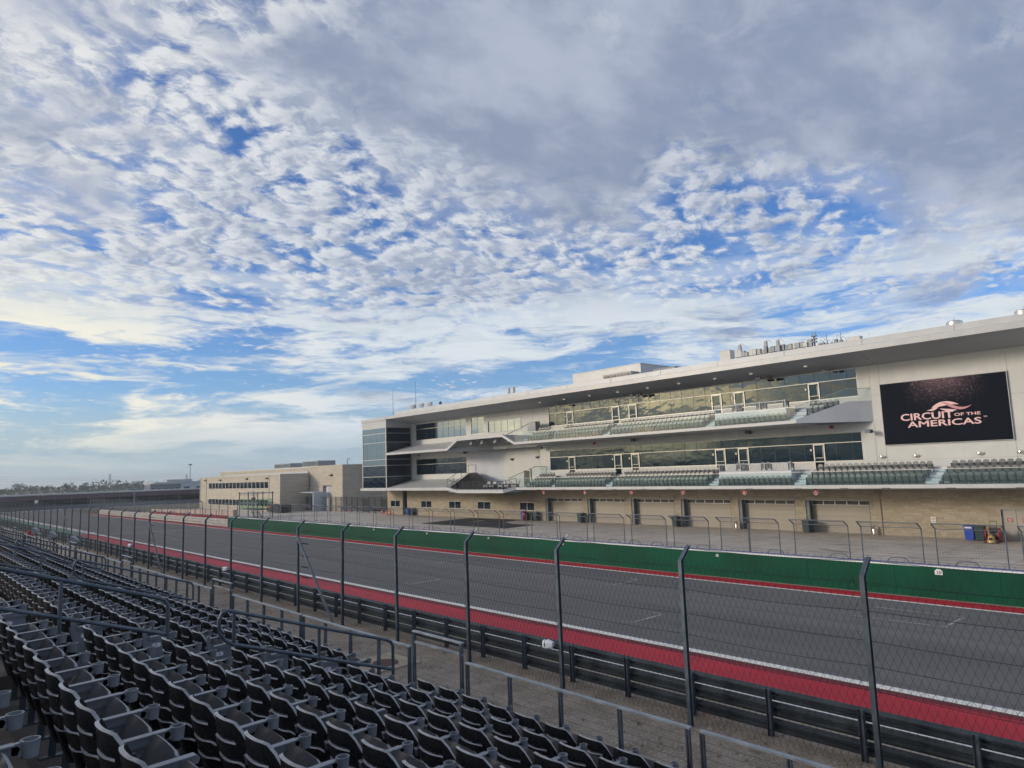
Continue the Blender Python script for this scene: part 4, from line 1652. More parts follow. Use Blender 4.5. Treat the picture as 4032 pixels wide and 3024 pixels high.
# ground-floor windows
for (a, b) in GW:
    w_ = part('window', MB().box(59.99, 60.12, a, b, 1.16, 1.22).box(59.99, 60.12, a, b, 2.13, 2.18).box(60.0, 60.1, (a + b) / 2 - .03, (a + b) / 2 + .03, 1.22, 2.13).box(60.0, 60.1, a, a + .05, 1.22, 2.13).box(60.0, 60.1, b - .05, b, 1.22, 2.13), 'frame')
    for (y0, y1) in ((a + .05, (a + b) / 2 - .03), ((a + b) / 2 + .03, b - .05)):
        link('pane', MB().box(60.05 - BX, 60.08 - BX, y0 - BY, y1 - BY, 1.22, 2.13).mesh('pane', 'glass_dark'), w_)
part('drain_pipe', MB().tube([(59.94, 22.85, 0), (59.94, 22.85, 3.5)], .04, 8).box(59.86, 60.0, 22.7, 23.3, 3.32, 3.5), 'mortar')


# ---- glazed bands -------------------------------------------------------
def glazing(y0, y1, z0, z1, ztr, pitch, gm, frm='frame', doors=(), zdoor=None, left_dark=None, a=FA0 + .06):
    w_ = part('window', MB().box(a - .07, a + .06, y0, y1, z0 - .03, z0 + .045).box(a - .07, a + .06, y0, y1, z1 - .04, z1 + .02)
              .box(a - .07, a + .06, y0 - .02, y0 + .05, z0, z1).box(a - .07, a + .06, y1 - .05, y1 + .02, z0, z1)
              .box(a - .06, a + .05, y0 + .05, y1 - .05, ztr - .03, ztr + .03), frm)
    ys = []
    y = y1
    while y > y0 + .05:
        ys.append(y)
        y -= pitch
    ys.append(y0)
    for y in ys[1:-1]:
        mm = MB()
        if not any(d0 - .05 < y < d1 + .05 for d0, d1 in doors):
            mm.box(a - .02 - BX, a + .03 - BX, y - .012 - BY, y + .012 - BY, z0 + .045, ztr - .03)
        mm.box(a - .02 - BX, a + .03 - BX, y - .012 - BY, y + .012 - BY, ztr + .03, z1 - .04)
        link('mullion', mm.mesh('mullion', 'dark_frame'), w_)
    for i in range(len(ys) - 1):
        yb, ya = ys[i] - .012, ys[i + 1] + .012
        mt_ = gm
        if left_dark and (ya + yb) / 2 > left_dark:
            mt_ = 'glass_dark'
        tilt = rp.uniform(-.004, .004)
        link('pane', MB().add([(a + tilt - BX, ya - BY, ztr + .03), (a - tilt - BX, yb - BY, ztr + .03), (a - tilt - BX, yb - BY, z1 - .04), (a + tilt - BX, ya - BY, z1 - .04)], [(0, 1, 2, 3)]).mesh('pane', mt_), w_)
        segs = [(ya, yb)]
        for d0, d1 in doors:
            nxt = []
            for p_, q_ in segs:
                if q_ <= d0 or p_ >= d1:
                    nxt.append((p_, q_))
                else:
                    if p_ < d0:
                        nxt.append((p_, d0))
                    if q_ > d1:
                        nxt.append((d1, q_))
            segs = nxt
        for p_, q_ in segs:
            if q_ - p_ > .05:
                tilt = rp.uniform(-.004, .004)
                link('pane', MB().add([(a + tilt - BX, p_ - BY, z0 + .045), (a - tilt - BX, q_ - BY, z0 + .045), (a - tilt - BX, q_ - BY, ztr - .03), (a + tilt - BX, p_ - BY, ztr - .03)], [(0, 1, 2, 3)]).mesh('pane', mt_), w_)
    for d0, d1 in doors:
        dr = part('door', MB().box(a - .09, a + .03, d0 - .03, d0 + .07, zdoor, ztr - .02).box(a - .09, a + .03, d1 - .07, d1 + .03, zdoor, ztr - .02)
                  .box(a - .09, a + .03, d0 + .07, d1 - .07, ztr - .14, ztr - .02), 'frame')
        link('door_glass', MB().box(a - .02 - BX, a - BX, d0 + .07 - BY, d1 - .07 - BY, zdoor, ztr - .14).mesh('door_glass', 'glass_dark'), dr)
        link('push_bar', MB().box(a - .10 - BX, a - .07 - BX, d0 + .12 - BY, d1 - .12 - BY, zdoor + .95, zdoor + .99).box(a - .10 - BX, a - .07 - BX, d0 + .12 - BY, d0 + .15 - BY, zdoor + .99, ztr - .25).mesh('push_bar', 'frame'), dr)
        link('side_lamp', MB().box(a - .17 - BX, a - .06 - BX, d1 + .14 - BY, d1 + .27 - BY, ztr - .62, ztr - .44).mesh('side_lamp', 'lampglass'), dr)
    return w_


glazing(*UPW, 12.83, 1.37, 'glass_up', doors=DOORS, zdoor=UDZ)
glazing(*LOW, 7.55, 1.37, 'glass_dark', doors=DOORS, zdoor=LDZ)
glazing(*W1U, 12.78, 1.37, 'glass_pale', left_dark=83.8)
glazing(*W1L, 7.50, 1.37, 'glass_up', left_dark=83.9)
glazing(*W2U, 12.78, 1.42, 'glass_pale')
w_ = part('window', MB().box(59.95, 60.1, 65.15, 71.75, 11.24, 11.31).box(59.95, 60.1, 65.15, 71.75, 12.74, 12.81).box(59.95, 60.1, 65.15, 65.22, 11.31, 12.74).box(59.95, 60.1, 71.68, 71.75, 11.31, 12.74), 'white_metal')
for q in range(5):
    y0 = 65.22 + q * 1.292
    link('pane', MB().box(60.05 - BX, 60.07 - BX, y0 + .02 - BY, y0 + 1.275 - BY, 11.31, 12.74).mesh('pane', 'glass_pale'), w_)
link('mullion', bp(MB().box(60.03, 60.09, 66.50, 66.53, 11.31, 12.74).box(60.03, 60.09, 67.79, 67.82, 11.31, 12.74).box(60.03, 60.09, 69.08, 69.11, 11.31, 12.74).box(60.03, 60.09, 70.37, 70.40, 11.31, 12.74)).mesh('mullion', 'dark_frame'), w_)

# wall joints of the white cladding (narrow recessed shadow lines built as thin strips)
mb = MB()
for (y, z0, z1) in ((22.77, 5.4, 13.7), (13.31, 5.4, 13.7), (22.02, 5.4, 7.1), (22.02, 12.05, 13.7), (4.0, 5.4, 13.7), (63.0, 10.6, 13.6), (62.0, 6.3, 9.0)):
    mb.box(59.985, 60.01, y - .012, y + .012, z0, z1)
for (y0, y1, z) in ((-14, 22.0, 5.92), (13.37, 22.0, 12.02) if False else (-14, 13.3, 10.4), (22.05, 23.6, 11.28), (22.05, 23.6, 5.92)):
    mb.box(59.985, 60.01, y0, y1, z - .010, z + .010)
part('cladding_joint', mb, 'soffit')

# ---- roof ----------------------------------------------------------------
ZR = 14.42
mb = MB()
# soffit slopes up a little from the wall to the edge
mb.prism([(60.0, 13.72), (EA + .25, ZR), (EA + .25, ZR + .14), (60.5, 13.95)], lambda u, v, d: (u, d, v), -14, 89.9)
part('soffit', mb, 'soffit')
mb = MB()
mb.prism([(EA, ZR - .05), (EA, ZR + .38), (EA + .34, ZR + .46), (EA + .34, ZR + .0)], lambda u, v, d: (u, d, v), -14, 89.95)
part('roof_fascia', mb, 'white_metal')
mb = MB()
mb.prism([(EA + .345, ZR + .30), (EA + .45, ZR + .93), (EA + .60, ZR + .95), (84, ZR + .95), (84, ZR + .3)], lambda u, v, d: (u, d, v), -14, 88.0)
part('roof', mb, 'white_metal')
mb = MB()
for q in range(16):
    y = -10 + q * 6.3
    mb.bar((EA + .37, y, ZR + .48), (EA + .43, y, ZR + .88), .03, .03)
mb.bar((EA + .02, 22.0, ZR - .06), (59.9, 22.0, 13.70), .03, .03)
part('fascia_joint', mb, 'soffit')
for i, t in enumerate([14.9 - 4, 22.0 + 4.9, 31.9, 35.6, 39.6, 43.4, 47.3, 51.3, 55.2, 59.2]):
    o = part('soffit_light', MB().tube([(57.6, t, 14.0), (57.6, t, 14.03)], .14, 16), 'lamp_on')
for i, (t, s_) in enumerate(((31.0, 1), (45.5, 1), (57.0, .6), (25.4, .6))):
    part('soffit_speaker', MB().bar((59.0, t - .25 * s_, 13.65), (59.0, t + .3 * s_, 13.62), .3 * s_, .22 * s_), 'black')
    part('soffit_speaker', MB().bar((58.9, t + .7 * s_, 13.68), (58.9, t + 1.2 * s_, 13.68), .3 * s_, .2 * s_), 'hvac')
# small lightning rods along the edge
mb = MB()
for q in range(17):
    y = -8 + q * 5.8
    mb.bar((EA + .6, y, ZR + .9), (EA + .6, y, ZR + 1.32), .015, .015)
part('lightning_rod', mb, 'soffit')

# ---- balconies -----------------------------------------------------------
SR = ((4.17, 3.90), (9.47, 9.20))


def balcony(zt, zb, y0, y1, wall_z, lower):
    bal = part('balcony', MB().box(EA, EA + .35, y0, y1, zb, zt), 'white_metal')
    pts = [(EA + .35, zb + .02), (60.0, wall_z), (60.0, zt + 1.18), (58.75, zt + 1.18), (58.75, zt + .84), (57.9, zt + .84), (57.9, zt + .42), (57.05, zt + .42), (57.05, zt), (EA + .35, zt)]
    m2 = MB().prism(pts, lambda u, v, d: (u, d, v), y0, y1)
    link('seating_steps', bp(m2).mesh('seating_steps', 'deck'), bal)
    m2 = MB().prism([(EA + .36, zb - .0), (59.99, wall_z - .02), (59.99, wall_z - .0), (EA + .36, zb + .02)], lambda u, v, d: (u, d, v), y0, y1)
    link('balcony_soffit', bp(m2).mesh('balcony_soffit', 'white'), bal)
    # glass balustrade in separate sheets with a slim bright rail
    y = y0
    while y < y1 - .1:
        L = min(1.42, y1 - y)
        link('glass_panel', MB().box(EA + .05 - BX, EA + .065 - BX, y + .01 - BY, y + L - .01 - BY, zt + .02, zt + 1.05).mesh('glass_panel', 'rail_glass'), bal)
        y += 1.42
    link('top_rail', MB().box(EA + .035 - BX, EA + .08 - BX, y0 - BY, y1 - BY, zt + 1.05, zt + 1.085).mesh('top_rail', 'frame'), bal)
    return bal


balcony(4.17, 3.90, -14, 61.5, 3.62, True)
bl2 = balcony(9.47, 9.20, 27.05, 61.5, 9.12, False)
# cables slung under the lower balcony edge
mb = MB()
rr_ = random.Random(5)
y = -4
while y < 60:
    L = rr_.uniform(3.0, 4.4)
    pts = [(EA - .04, y + L * i / 6, 3.90 - .05 * math.sin(math.pi * i / 6) - .02) for i in range(7)]
    mb.tube(pts, .014, 5)
    mb.box(EA - .10, EA - .01, y - .3, y + .25, 3.86, 3.93)
    y += L
part('slung_cable', mb, 'black')
# upper balcony: solid stair flank on its right end
mb = MB()
mb.prism([(27.05, 9.20), (22.75, 9.12), (22.75, 10.80), (23.95, 10.86), (27.05, 9.50)], lambda u, v, d: (d, u, v), 59.2, 59.4)
vs = []


def flank():
    m_ = MB()
    f = [((EA, 27.05, 9.20), (60.0, 22.80, 9.13), (60.0, 22.80, 10.84), (58.6, 24.11, 10.83), (EA, 27.05, 9.50))]
    f = f[0]
    g = [Vector(p) + Vector((.22, .12, 0)) for p in f]
    m_.add(list(f) + g, [(0, 1, 2, 3, 4), (9, 8, 7, 6, 5)] + [(i, i + 5, (i + 1) % 5 + 5, (i + 1) % 5) for i in range(5)])
    return m_


o = part('stair_flank', flank(), 'grey_wall')
mb = MB()
mb.add([(EA + .06, 27.05, 9.52), (58.6, 24.13, 10.86), (59.95, 22.86, 10.88), (59.95, 22.86, 11.88), (58.6, 24.13, 11.86), (EA + .06, 27.05, 10.54)], [(0, 1, 4, 5), (1, 2, 3, 4)])
o = link('glass_panel', bp(mb).mesh('glass_panel', 'rail_glass'), bl2)
mb = MB().bar((EA + .06, 27.05, 10.55), (58.6, 24.13, 11.87), .05, .04).bar((58.6, 24.13, 11.87), (59.95, 22.86, 11.88), .05, .04)
link('top_rail', bp(mb).mesh('top_rail', 'frame'), bl2)
mb = MB().prism([(EA + .5, 27.05), (60, 23.1), (60, 27.05)], lambda u, v, d: (u, v, d), 9.15, 9.45)
for q in range(3):
    mb.prism([(57.05 + q * .85, 27.05), (57.05 + q * .85, 25.85 - q * .8), (60, 23.15), (60, 27.05)], lambda u, v, d: (u, v, d), 9.45 + .42 * q, 9.45 + .42 * (q + 1) - .01)
part('seating_steps', mb, 'deck')
# stair flights between the seat blocks: pale steps
mb = MB()
for t0, t1, zt in ((17.45, 18.4, 4.17), (27.25, 28.2, 4.17), (35.4, 36.3, 4.17), (47.9, 48.7, 4.17), (56.2, 56.7, 4.17), (35.4, 36.3, 9.47), (47.9, 48.7, 9.47), (27.1, 28.1, 9.47)):
    for q in range(6):
        mb.box(56.62 + q * .42, 57.06 + q * .42, t0, t1, zt, zt + .20 * (q + 1) - .012)
part('balcony_stairs', mb, 'grey_wall')


# barred standing bays in the middle
def cage(zt, nm):
    zb = zt + 1.19
    r2 = part('barred_rail', MB().box(57.24, 57.29, 28.71, 35.6, zb + .65, zb + .70).box(57.24, 57.29, 28.71, 35.6, zb + .02, zb + .07), 'steel_light')
    mb = MB()
    y = 28.71
    while y < 35.6:
        mb.box(57.255, 57.275, y - .010, y + .010, zb + .07, zb + .65)
        y += .13
    link('bar', bp(mb).mesh('bar', 'steel_light'), r2)
    mb = MB()
    for y in (28.75, 31.1, 33.4, 35.55):
        mb.box(57.22, 57.31, y - .03, y + .03, zb - .3, zb + .75)
    link('post', bp(mb).mesh('post', 'steel_light'), r2)
    part('standing_platform', MB().box(57.2, 58.76, 28.7, 35.6, zt + .42, zb), 'grey_wall')


cage(4.17, 'lower')
cage(9.47, 'upper')

# ---- sloping canopies on the left ----------------------------------------
mb = MB()
prof = [(EA, 9.05), (EA, 9.36), (60.0, 10.50), (60.0, 10.2), (EA + .6, 9.05)]
mb.prism(prof, lambda u, v, d: (u, d, v), 74.95, 89.85)
part('canopy', mb, 'white_metal')
mb = MB()
mb.add([(EA, 74.95, 9.05), (EA, 74.95, 9.36), (EA, 72.6, 10.55), (EA, 72.6, 10.22)], [(0, 1, 2, 3)])


def band(pts, x0, x1, th):
    """folded white band following (y, z) points, th thick"""
    m_ = MB()
    for (ya, za), (yb, zb) in zip(pts[:-1], pts[1:]):
        m_.add([(x0, ya, za), (x0, yb, zb), (x0, yb, zb - th), (x0, ya, za - th), (x1, ya, za), (x1, yb, zb), (x1, yb, zb - th), (x1, ya, za - th)],
               [(0, 1, 2, 3), (7, 6, 5, 4), (0, 4, 5, 1), (3, 2, 6, 7), (0, 3, 7, 4), (1, 5, 6, 2)])
    return m_


part('canopy_fascia', band([(74.95, 9.36), (72.62, 10.56), (63.78, 10.56), (61.50, 9.47)], EA, EA + .35, .33), 'white_metal')
part('canopy', band([(74.95, 9.34), (72.62, 10.48), (63.78, 10.48), (61.50, 9.40)], EA + .36, 59.98, .10), 'soffit')
part('beam', MB().bar((EA + .4, 75.2, 9.1), (59.95, 70.3, 9.25), .35, .5), 'soffit')
part('beam', MB().box(59.6, 59.98, 61.9, 70.6, 9.0, 9.42), 'white')
for t in (73.0 - 1.6, 69.2, 66.6, 64.0):
    o = part('hanging_heater', MB().box(56.6, 57.0, t - .14, t + .14, 9.62, 10.38), 'steel_mid')
    link('heater_box', bp(MB().box(56.5, 57.2, t - .55, t - .20, 9.70, 10.2)).mesh('heater_box', 'hvac'), o)
mb = MB()
mb.prism([(EA, 3.86), (EA, 4.24), (60.0, 5.32), (60.0, 4.9), (EA + .6, 3.86)], lambda u, v, d: (u, d, v), 75.0, 89.85)
part('canopy', mb, 'white_metal')
# terrace that bulges out over the pit lane
TP = [(EA, 75.0, 4.26), (54.45, 71.6, 3.93), (54.45, 62.7, 3.93), (EA, 61.5, 4.30)]
mb = MB()
for (p, q) in zip(TP[:-1], TP[1:]):
    a0, a1 = Vector(p), Vector(q)
    dn = Vector((0, 0, -.37))
    inn = Vector((.3, 0, 0))
    mb.add([a0, a1, a1 + dn, a0 + dn, a0 + inn, a1 + inn, a1 + dn + inn, a0 + dn + inn], [(0, 1, 2, 3), (7, 6, 5, 4), (0, 4, 5, 1), (3, 2, 6, 7), (0, 3, 7, 4), (1, 5, 6, 2)])
part('terrace_fascia', mb, 'white_metal')
mb = MB()
mb.prism([(EA + .2, 74.9), (54.7, 71.5), (54.7, 62.8), (EA + .2, 61.55), (61.2, 61.6), (61.2, 70.3), (60.2, 75.0)], lambda u, v, d: (u, v, d), 3.62, 4.02)
part('terrace_floor', mb, 'deck')
# dark folded screen wall (black pitched panels) on the terrace
mb = MB()
mb.add([(54.9, 71.3, 4.03), (59.6, 75.2, 4.6), (59.7, 74.0, 6.0), (59.8, 72.5, 6.0)], [(0, 1, 2, 3)])
mb = MB()
P_ = [(EA + .3, 74.7, 4.30), (59.5, 75.3, 6.05), (59.5, 73.9, 6.08), (57.5, 69.8, 5.15), (55.0, 63.2, 4.04), (54.95, 71.4, 4.04)]
mb.add(P_ + [(x + .25, y, z - .05) for x, y, z in P_], [(0, 1, 2, 3, 5), (3, 4, 5), (11, 9, 8, 7, 6), (9, 11, 10)] + [(0, 5, 11, 6), (5, 4, 10, 11), (4, 3, 9, 10), (3, 2, 8, 9), (2, 1, 7, 8), (1, 0, 6, 7)])
o = part('tent_screen', mb, 'black')
sl_ = MB()
for q in range(1, 8):
    sl_.box(54.86, 54.90, 64.5 + q * .15, 71.35 - q * .03, 4.06 + q * .12, 4.08 + q * .12)
link('slat', bp(sl_).mesh('slat', 'dark_frame'), o)
# terrace railing with dark tube frame and glass
rl = []
tr = part('terrace_railing', MB().tube([(TP[0][0], TP[0][1], TP[0][2] + 1.0), (54.5, 71.6, 4.93), (54.5, 62.7, 4.93), (EA + .05, 61.5, 5.25)], .03, 6), 'dark_frame')
mb = MB()
nd = [((54.5, 71.6, 3.95), (54.5, 62.7, 3.95), 8), ((54.5, 62.7, 3.95), (EA + .05, 61.5, 4.25), 2), ((TP[0][0], TP[0][1], TP[0][2]), (54.5, 71.6, 3.95), 2)]
for p, q, n in nd:
    for i in range(n + 1):
        b = Vector(p).lerp(Vector(q), i / n)
        mb.bar(b, b + Vector((0, 0, .98)), .045, .045)
link('post', bp(mb).mesh('post', 'dark_frame'), tr)
mb = MB()
mb.tube([(EA, 75.0, 5.26), (59.4, 75.35, 7.10), (59.5, 73.9, 7.10), (59.5, 73.9, 6.1)], .03, 6)
for f_ in (.0, .3, .65, 1.0):
    b = Vector((EA, 75.0, 4.3)).lerp(Vector((59.4, 75.35, 6.1)), f_)
    mb.bar(b, b + Vector((0, 0, 1.0)), .04, .04)
mb.tube([(EA, 75.02, 4.3), (59.4, 75.35, 6.1)], .03, 6)
part('stair_railing', mb, 'dark_frame')
# chairs on the terrace
for (x, y) in ((55.6, 67.0), (55.7, 66.0), (55.6, 64.2), (55.8, 63.4), (55.9, 62.1)):
    c = thing('lounge_chair', 'pale lounge chair on the terrace, ' + {67.0: 'leftmost of five', 66.0: 'second from the left', 64.2: 'middle of five', 63.4: 'fourth from the left', 62.1: 'rightmost of five'}[y], 'chair', (x, y, 4.02), 'lounge chairs on the terrace')
    MB().box(-.3, .3, -.3, .3, .28, .42).build('seat', 'hvac', c)
    MB().bar((.3, 0, .35), (.42, 0, .92), .6, .10, (1, 0, 0)).build('backrest', 'hvac', c)
    for s_ in (-1, 1):
        MB().box(-.28, .3, s_ * .32 - .05, s_ * .32 + .05, .0, .60).build('armrest', 'hvac', c)
# glazed stair on the terrace's right side and on the upper level
part('stair_glass', MB().add([(59.3, 60.2, 6.5), (59.3, 62.2, 6.5), (58.0, 65.6, 5.2), (57.9, 65.7, 4.1), (59.2, 62.3, 5.5), (59.3, 60.2, 5.5)], [(0, 1, 4, 5), (1, 2, 3, 4)]), 'rail_glass')
part('stair_handrail', MB().tube([(59.3, 60.2, 6.52), (59.3, 62.2, 6.52), (58.0, 65.6, 5.22)], .03, 6).tube([(59.3, 60.2, 6.52), (59.3, 60.2, 5.4)], .03, 6), 'dark_frame')
part('stair_glass', MB().add([(56.6, 61.3, 9.6), (59.4, 61.3, 10.9), (59.4, 61.3, 11.9), (56.6, 61.3, 10.6)], [(0, 1, 2, 3)]), 'rail_glass')
part('stair_handrail', MB().tube([(56.6, 64.2, 10.5), (58.9, 62.0, 11.95), (58.9, 60.6, 11.95)], .035, 6), 'dark_frame')
part('equipment_box', MB().box(58.4, 59.2, 60.9, 62.3, 10.65, 11.9), 'hvac')
part('narrow_door', MB().box(61.1, 61.19, 64.95, 66.15, 4.1, 6.2).box(61.02, 61.1, 64.9, 65.0, 4.1, 6.3).box(61.02, 61.1, 66.1, 66.2, 4.1, 6.3).box(61.02, 61.1, 65.0, 66.1, 6.15, 6.3), 'frame')
link('door_glass', bp(MB().box(61.04, 61.08, 65.15, 65.95, 4.2, 6.05)).mesh('door_glass', 'black'), bld)
for (y, z) in ((68.4, 7.6), (63.6, 7.7)):
    mb = MB()
    mb.add([(61.2, y - .42, z + .12), (61.2, y + .42, z + .12), (60.85, y + .2, z + .1), (60.85, y - .2, z + .1), (61.2, y - .15, z - .18), (61.2, y + .15, z - .18)], [(0, 1, 2, 3), (0, 3, 4), (1, 5, 2), (3, 2, 5, 4)])
    part('wall_light', mb, 'steel')
for (y, z) in ((22.35, 6.23), (19.86, 6.22), (15.57, 6.24), (13.06, 6.25), (9.0, 6.25)):
    mb = MB().lathe([(0.0, -.16), (.22, -.10), (.31, 0), (.30, .06), (.0, .14)], (59.98, y, z), 16, .8, .85)
    part('wall_light', mb, 'chrome', None, True)
for (y, z) in ((61.0, 8.75), (75.9, 8.8), (22.9, 8.3), (46.9, 8.9), (33.5, 8.9)):
    part('wall_speaker', MB().bar((59.2, y - .2, z), (59.3, y + .25, z + .05), .35, .3), 'steel')
    part('wall_speaker_bracket', MB().box(59.4, 59.99, y - .04, y + .04, z - .03, z + .05), 'steel')
for y in (53.0, 26.2, 88.0):
    part('fire_bell', MB().box(59.88, 59.99, y - .15, y + .15, 8.75, 9.0), 'red')

# ---- glass stair tower at the left end -----------------------------------
tw = part('glass_tower', MB().box(EA + .1, 60.02, 90.1, 97.1, 3.85, 4.2), 'white_metal')
GX0, GY0, GY1 = EA + .15, 90.12, 97.0
levels = [4.22, 5.9, 7.55, 8.45, 11.0, 12.35, 13.2]
fr = MB()
for z in levels:
    fr.box(GX0 - .04, GX0 + .05, GY0, GY1, z - .035, z + .035)
    fr.box(GX0 + .05, 60.0, GY0 - .04, GY0 + .05, z - .035, z + .035)
for y in (GY0, GY1 - .08):
    fr.box(GX0 - .05, GX0 + .06, y - .04, y + .12, 4.2, 13.2)
fr.box(59.9, 60.0, GY0 - .04, GY0 + .06, 4.2, 13.4)
link('tower_frame', bp(fr).mesh('tower_frame', 'frame'), tw)
for i in range(len(levels) - 1):
    z0, z1 = levels[i] + .035, levels[i + 1] - .035
    n = 5
    for q in range(n):
        y0 = GY0 + .08 + (GY1 - GY0 - .16) * q / n
        y1 = GY0 + .08 + (GY1 - GY0 - .16) * (q + 1) / n - .03
        dt = rp.uniform(-.006, .006)
        link('pane', bp(MB().add([(GX0 + dt, y0, z0), (GX0 - dt, y1, z0), (GX0 - dt, y1, z1), (GX0 + dt, y0, z1)], [(0, 1, 2, 3)])).mesh('pane', 'glass_pale' if z0 > 7.5 else 'glass_up'), tw)
    n = 3
    for q in range(n):
        x0 = GX0 + .06 + (59.88 - GX0) * q / n
        x1 = GX0 + .06 + (59.88 - GX0) * (q + 1) / n - .03
        link('pane', bp(MB().add([(x0, GY0, z0), (x1, GY0, z0), (x1, GY0, z1), (x0, GY0, z1)], [(0, 1, 2, 3)])).mesh('pane', 'glass_dark'), tw)
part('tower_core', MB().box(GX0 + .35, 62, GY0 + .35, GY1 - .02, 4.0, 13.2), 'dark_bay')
part('tower_head', MB().box(EA + .10, 60.6, 90.06, 97.1, 13.24, 14.30), 'white_metal')
part('tower_cap', MB().box(EA - .02, 61, 89.96, 97.25, 14.31, 14.75), 'white_metal')
part('tower_lip', MB().box(EA - .05, EA + .09, 89.9, 97.5, 3.84, 4.2), 'white_metal')
part('ground_floor_end', MB().box(60.31, 70, 97.06, 97.1, 0, 3.6), 'stone_far')

# ---- LED wall ------------------------------------------------------------
led = thing('led_screen', 'huge lit video wall showing a pink circuit logo and lettering on black', 'screen', (59.86, 17.67, 9.58))
LX, LY, LZ = 59.86, 17.67, 9.58
MB().box(0, .13, 13.33 - LY, 22.04 - LY, 7.12 - LZ, 12.07 - LZ).build('frame', 'white_metal', led)
MB().quad((-.012, 13.38 - LY, 7.16 - LZ), (-.012, 21.99 - LY, 7.16 - LZ), (-.012, 21.99 - LY, 12.03 - LZ), (-.012, 13.38 - LY, 12.03 - LZ)).build('picture', 'led', led)


def word(body, y_left, y_right, z0, z1, name='lettering'):
    """wide bold lettering between two y positions and two heights"""
    o = text(name, body, 1.0, led, 'led_pink', (0, 0, 0), FACE_A, 0.002, 0.0, 1.0)
    vs = [v.co for v in o.data.vertices]
    x0, x1 = min(v.x for v in vs), max(v.x for v in vs)
    b0, b1 = min(v.y for v in vs), max(v.y for v in vs)
    sx = (y_left - y_right) / (x1 - x0)
    sy_ = (z1 - z0) / (b1 - b0)
    for v in vs:
        v.x = (v.x - (x0 + x1) / 2) * sx
        v.y = (v.y - (b0 + b1) / 2) * sy_
    # thicken the strokes by laying two slightly shifted copies behind
    bm_ = bmesh.new()
    bm_.from_mesh(o.data)
    src = o.data.copy()
    for q, d_ in enumerate((-.022, .022)):
        c_ = src.copy()
        c_.transform(Matrix.Translation((d_ * (z1 - z0) / .5, 0, -.004 * (q + 1))))
        bm_.from_mesh(c_)
    for q, d_ in enumerate((-.012, .012)):
        c_ = src.copy()
        c_.transform(Matrix.Translation((0, d_ * (z1 - z0) / .5, -.004 * (q + 3))))
        bm_.from_mesh(c_)
    bm_.to_mesh(o.data)
    bm_.free()
    o.location = (-.036, (y_left + y_right) / 2 - LY, (z0 + z1) / 2 - LZ)
    return o


word('CIRCUIT', 20.62, 16.98, 8.98, 9.50)
word('OF THE', 16.90, 15.22, 9.08, 9.30)
word('AMERICAS', 20.18, 15.22, 8.42, 8.88)
word('TM', 15.05, 14.82, 8.86, 8.95)


def wave(cmds, mat_, x):
    pts = []
    n = 14
    for (p0, p1, p2, p3) in cmds:
        for i in range(n):
            s_ = i / n
            c = [(1 - s_) ** 3, 3 * s_ * (1 - s_) ** 2, 3 * s_ * s_ * (1 - s_), s_ ** 3]
            pts.append((sum(c[k] * (p0, p1, p2, p3)[k][0] for k in range(4)), sum(c[k] * (p0, p1, p2, p3)[k][1] for k in range(4))))
    # strip triangulation by pairing the upper and the lower curve
    m_ = MB()
    half = len(pts) // 2
    up_, lo_ = pts[:half] + [cmds[len(cmds) // 2][0]], [cmds[0][0]] + pts[half:][::-1]
    n_ = min(len(up_), len(lo_))
    vs = []
    for i in range(n_):
        for (u, v) in (up_[i], lo_[i]):
            vs.append((x, 17.55 - .9 * u - LY, 9.56 + .9 * v - LZ))
    m_.add(vs, [(2 * i, 2 * i + 2, 2 * i + 3, 2 * i + 1) for i in range(n_ - 1)])
    m_.build('emblem_wave', mat_, led)


# emblem: three interleaved swooshes (u grows to the right, metres)
wave([((-0.95, .28), (-.45, .85), (.35, .95), (1.15, .42)), ((1.15, .42), (.5, .55), (-.35, .30), (-0.95, .28))], 'led_pink', -.020)
wave([((-.15, .72), (.55, .70), (1.0, -.15), (2.05, .32)), ((2.05, .32), (1.4, -.25), (.75, -.05), (-.15, .72))], 'led_rose', -.024)
wave([((-1.35, .12), (-.95, .10), (-.85, .38), (-.40, .34)), ((-.40, .34), (-.60, .10), (-.85, -.05), (-1.35, .12))], 'led_pink', -.021)
wave([((-.35, .20), (.1, .12), (.5, .10), (.95, -.02)), ((.95, -.02), (.45, -.22), (.0, -.05), (-.35, .20))], 'led_pink', -.022)

# ---- number shields under the balcony ------------------------------------
for i, t in enumerate((57.72, 51.38, 45.11, 38.96, 32.61, 26.28)):
    s_ = thing('number_shield', f'red shield sign with a white {["one", "two", "three", "four", "five", "six"][i]} hanging under the balcony edge', 'sign', (56.2, t, 3.66), 'numbered shields above the garages')
    out_ = []
    for q in range(18):
        an = 2 * math.pi * q / 18
        c_, n_ = math.cos(an), math.sin(an)
        out_.append((.21 * c_ * (1.0 if n_ > -.2 else .9), .26 * n_ if n_ < 0 else .21 * n_))
    MB().prism([(u * 1.10, v * 1.10) for u, v in out_], lambda u, v, d: (d, u, v), 0.006, .03).build('rim', 'sign_white', s_)
    MB().prism(out_, lambda u, v, d: (d, u, v), -.006, .004).build('face', 'red', s_)
    text('numeral', str(i + 1), 0.34, s_, 'sign_white', (-.010, 0, 0.0), FACE_A, 0.002, 0.006)
    MB().box(.004, .03, -.02, .02, .25, .42).build('hanger', 'dark_frame', s_)
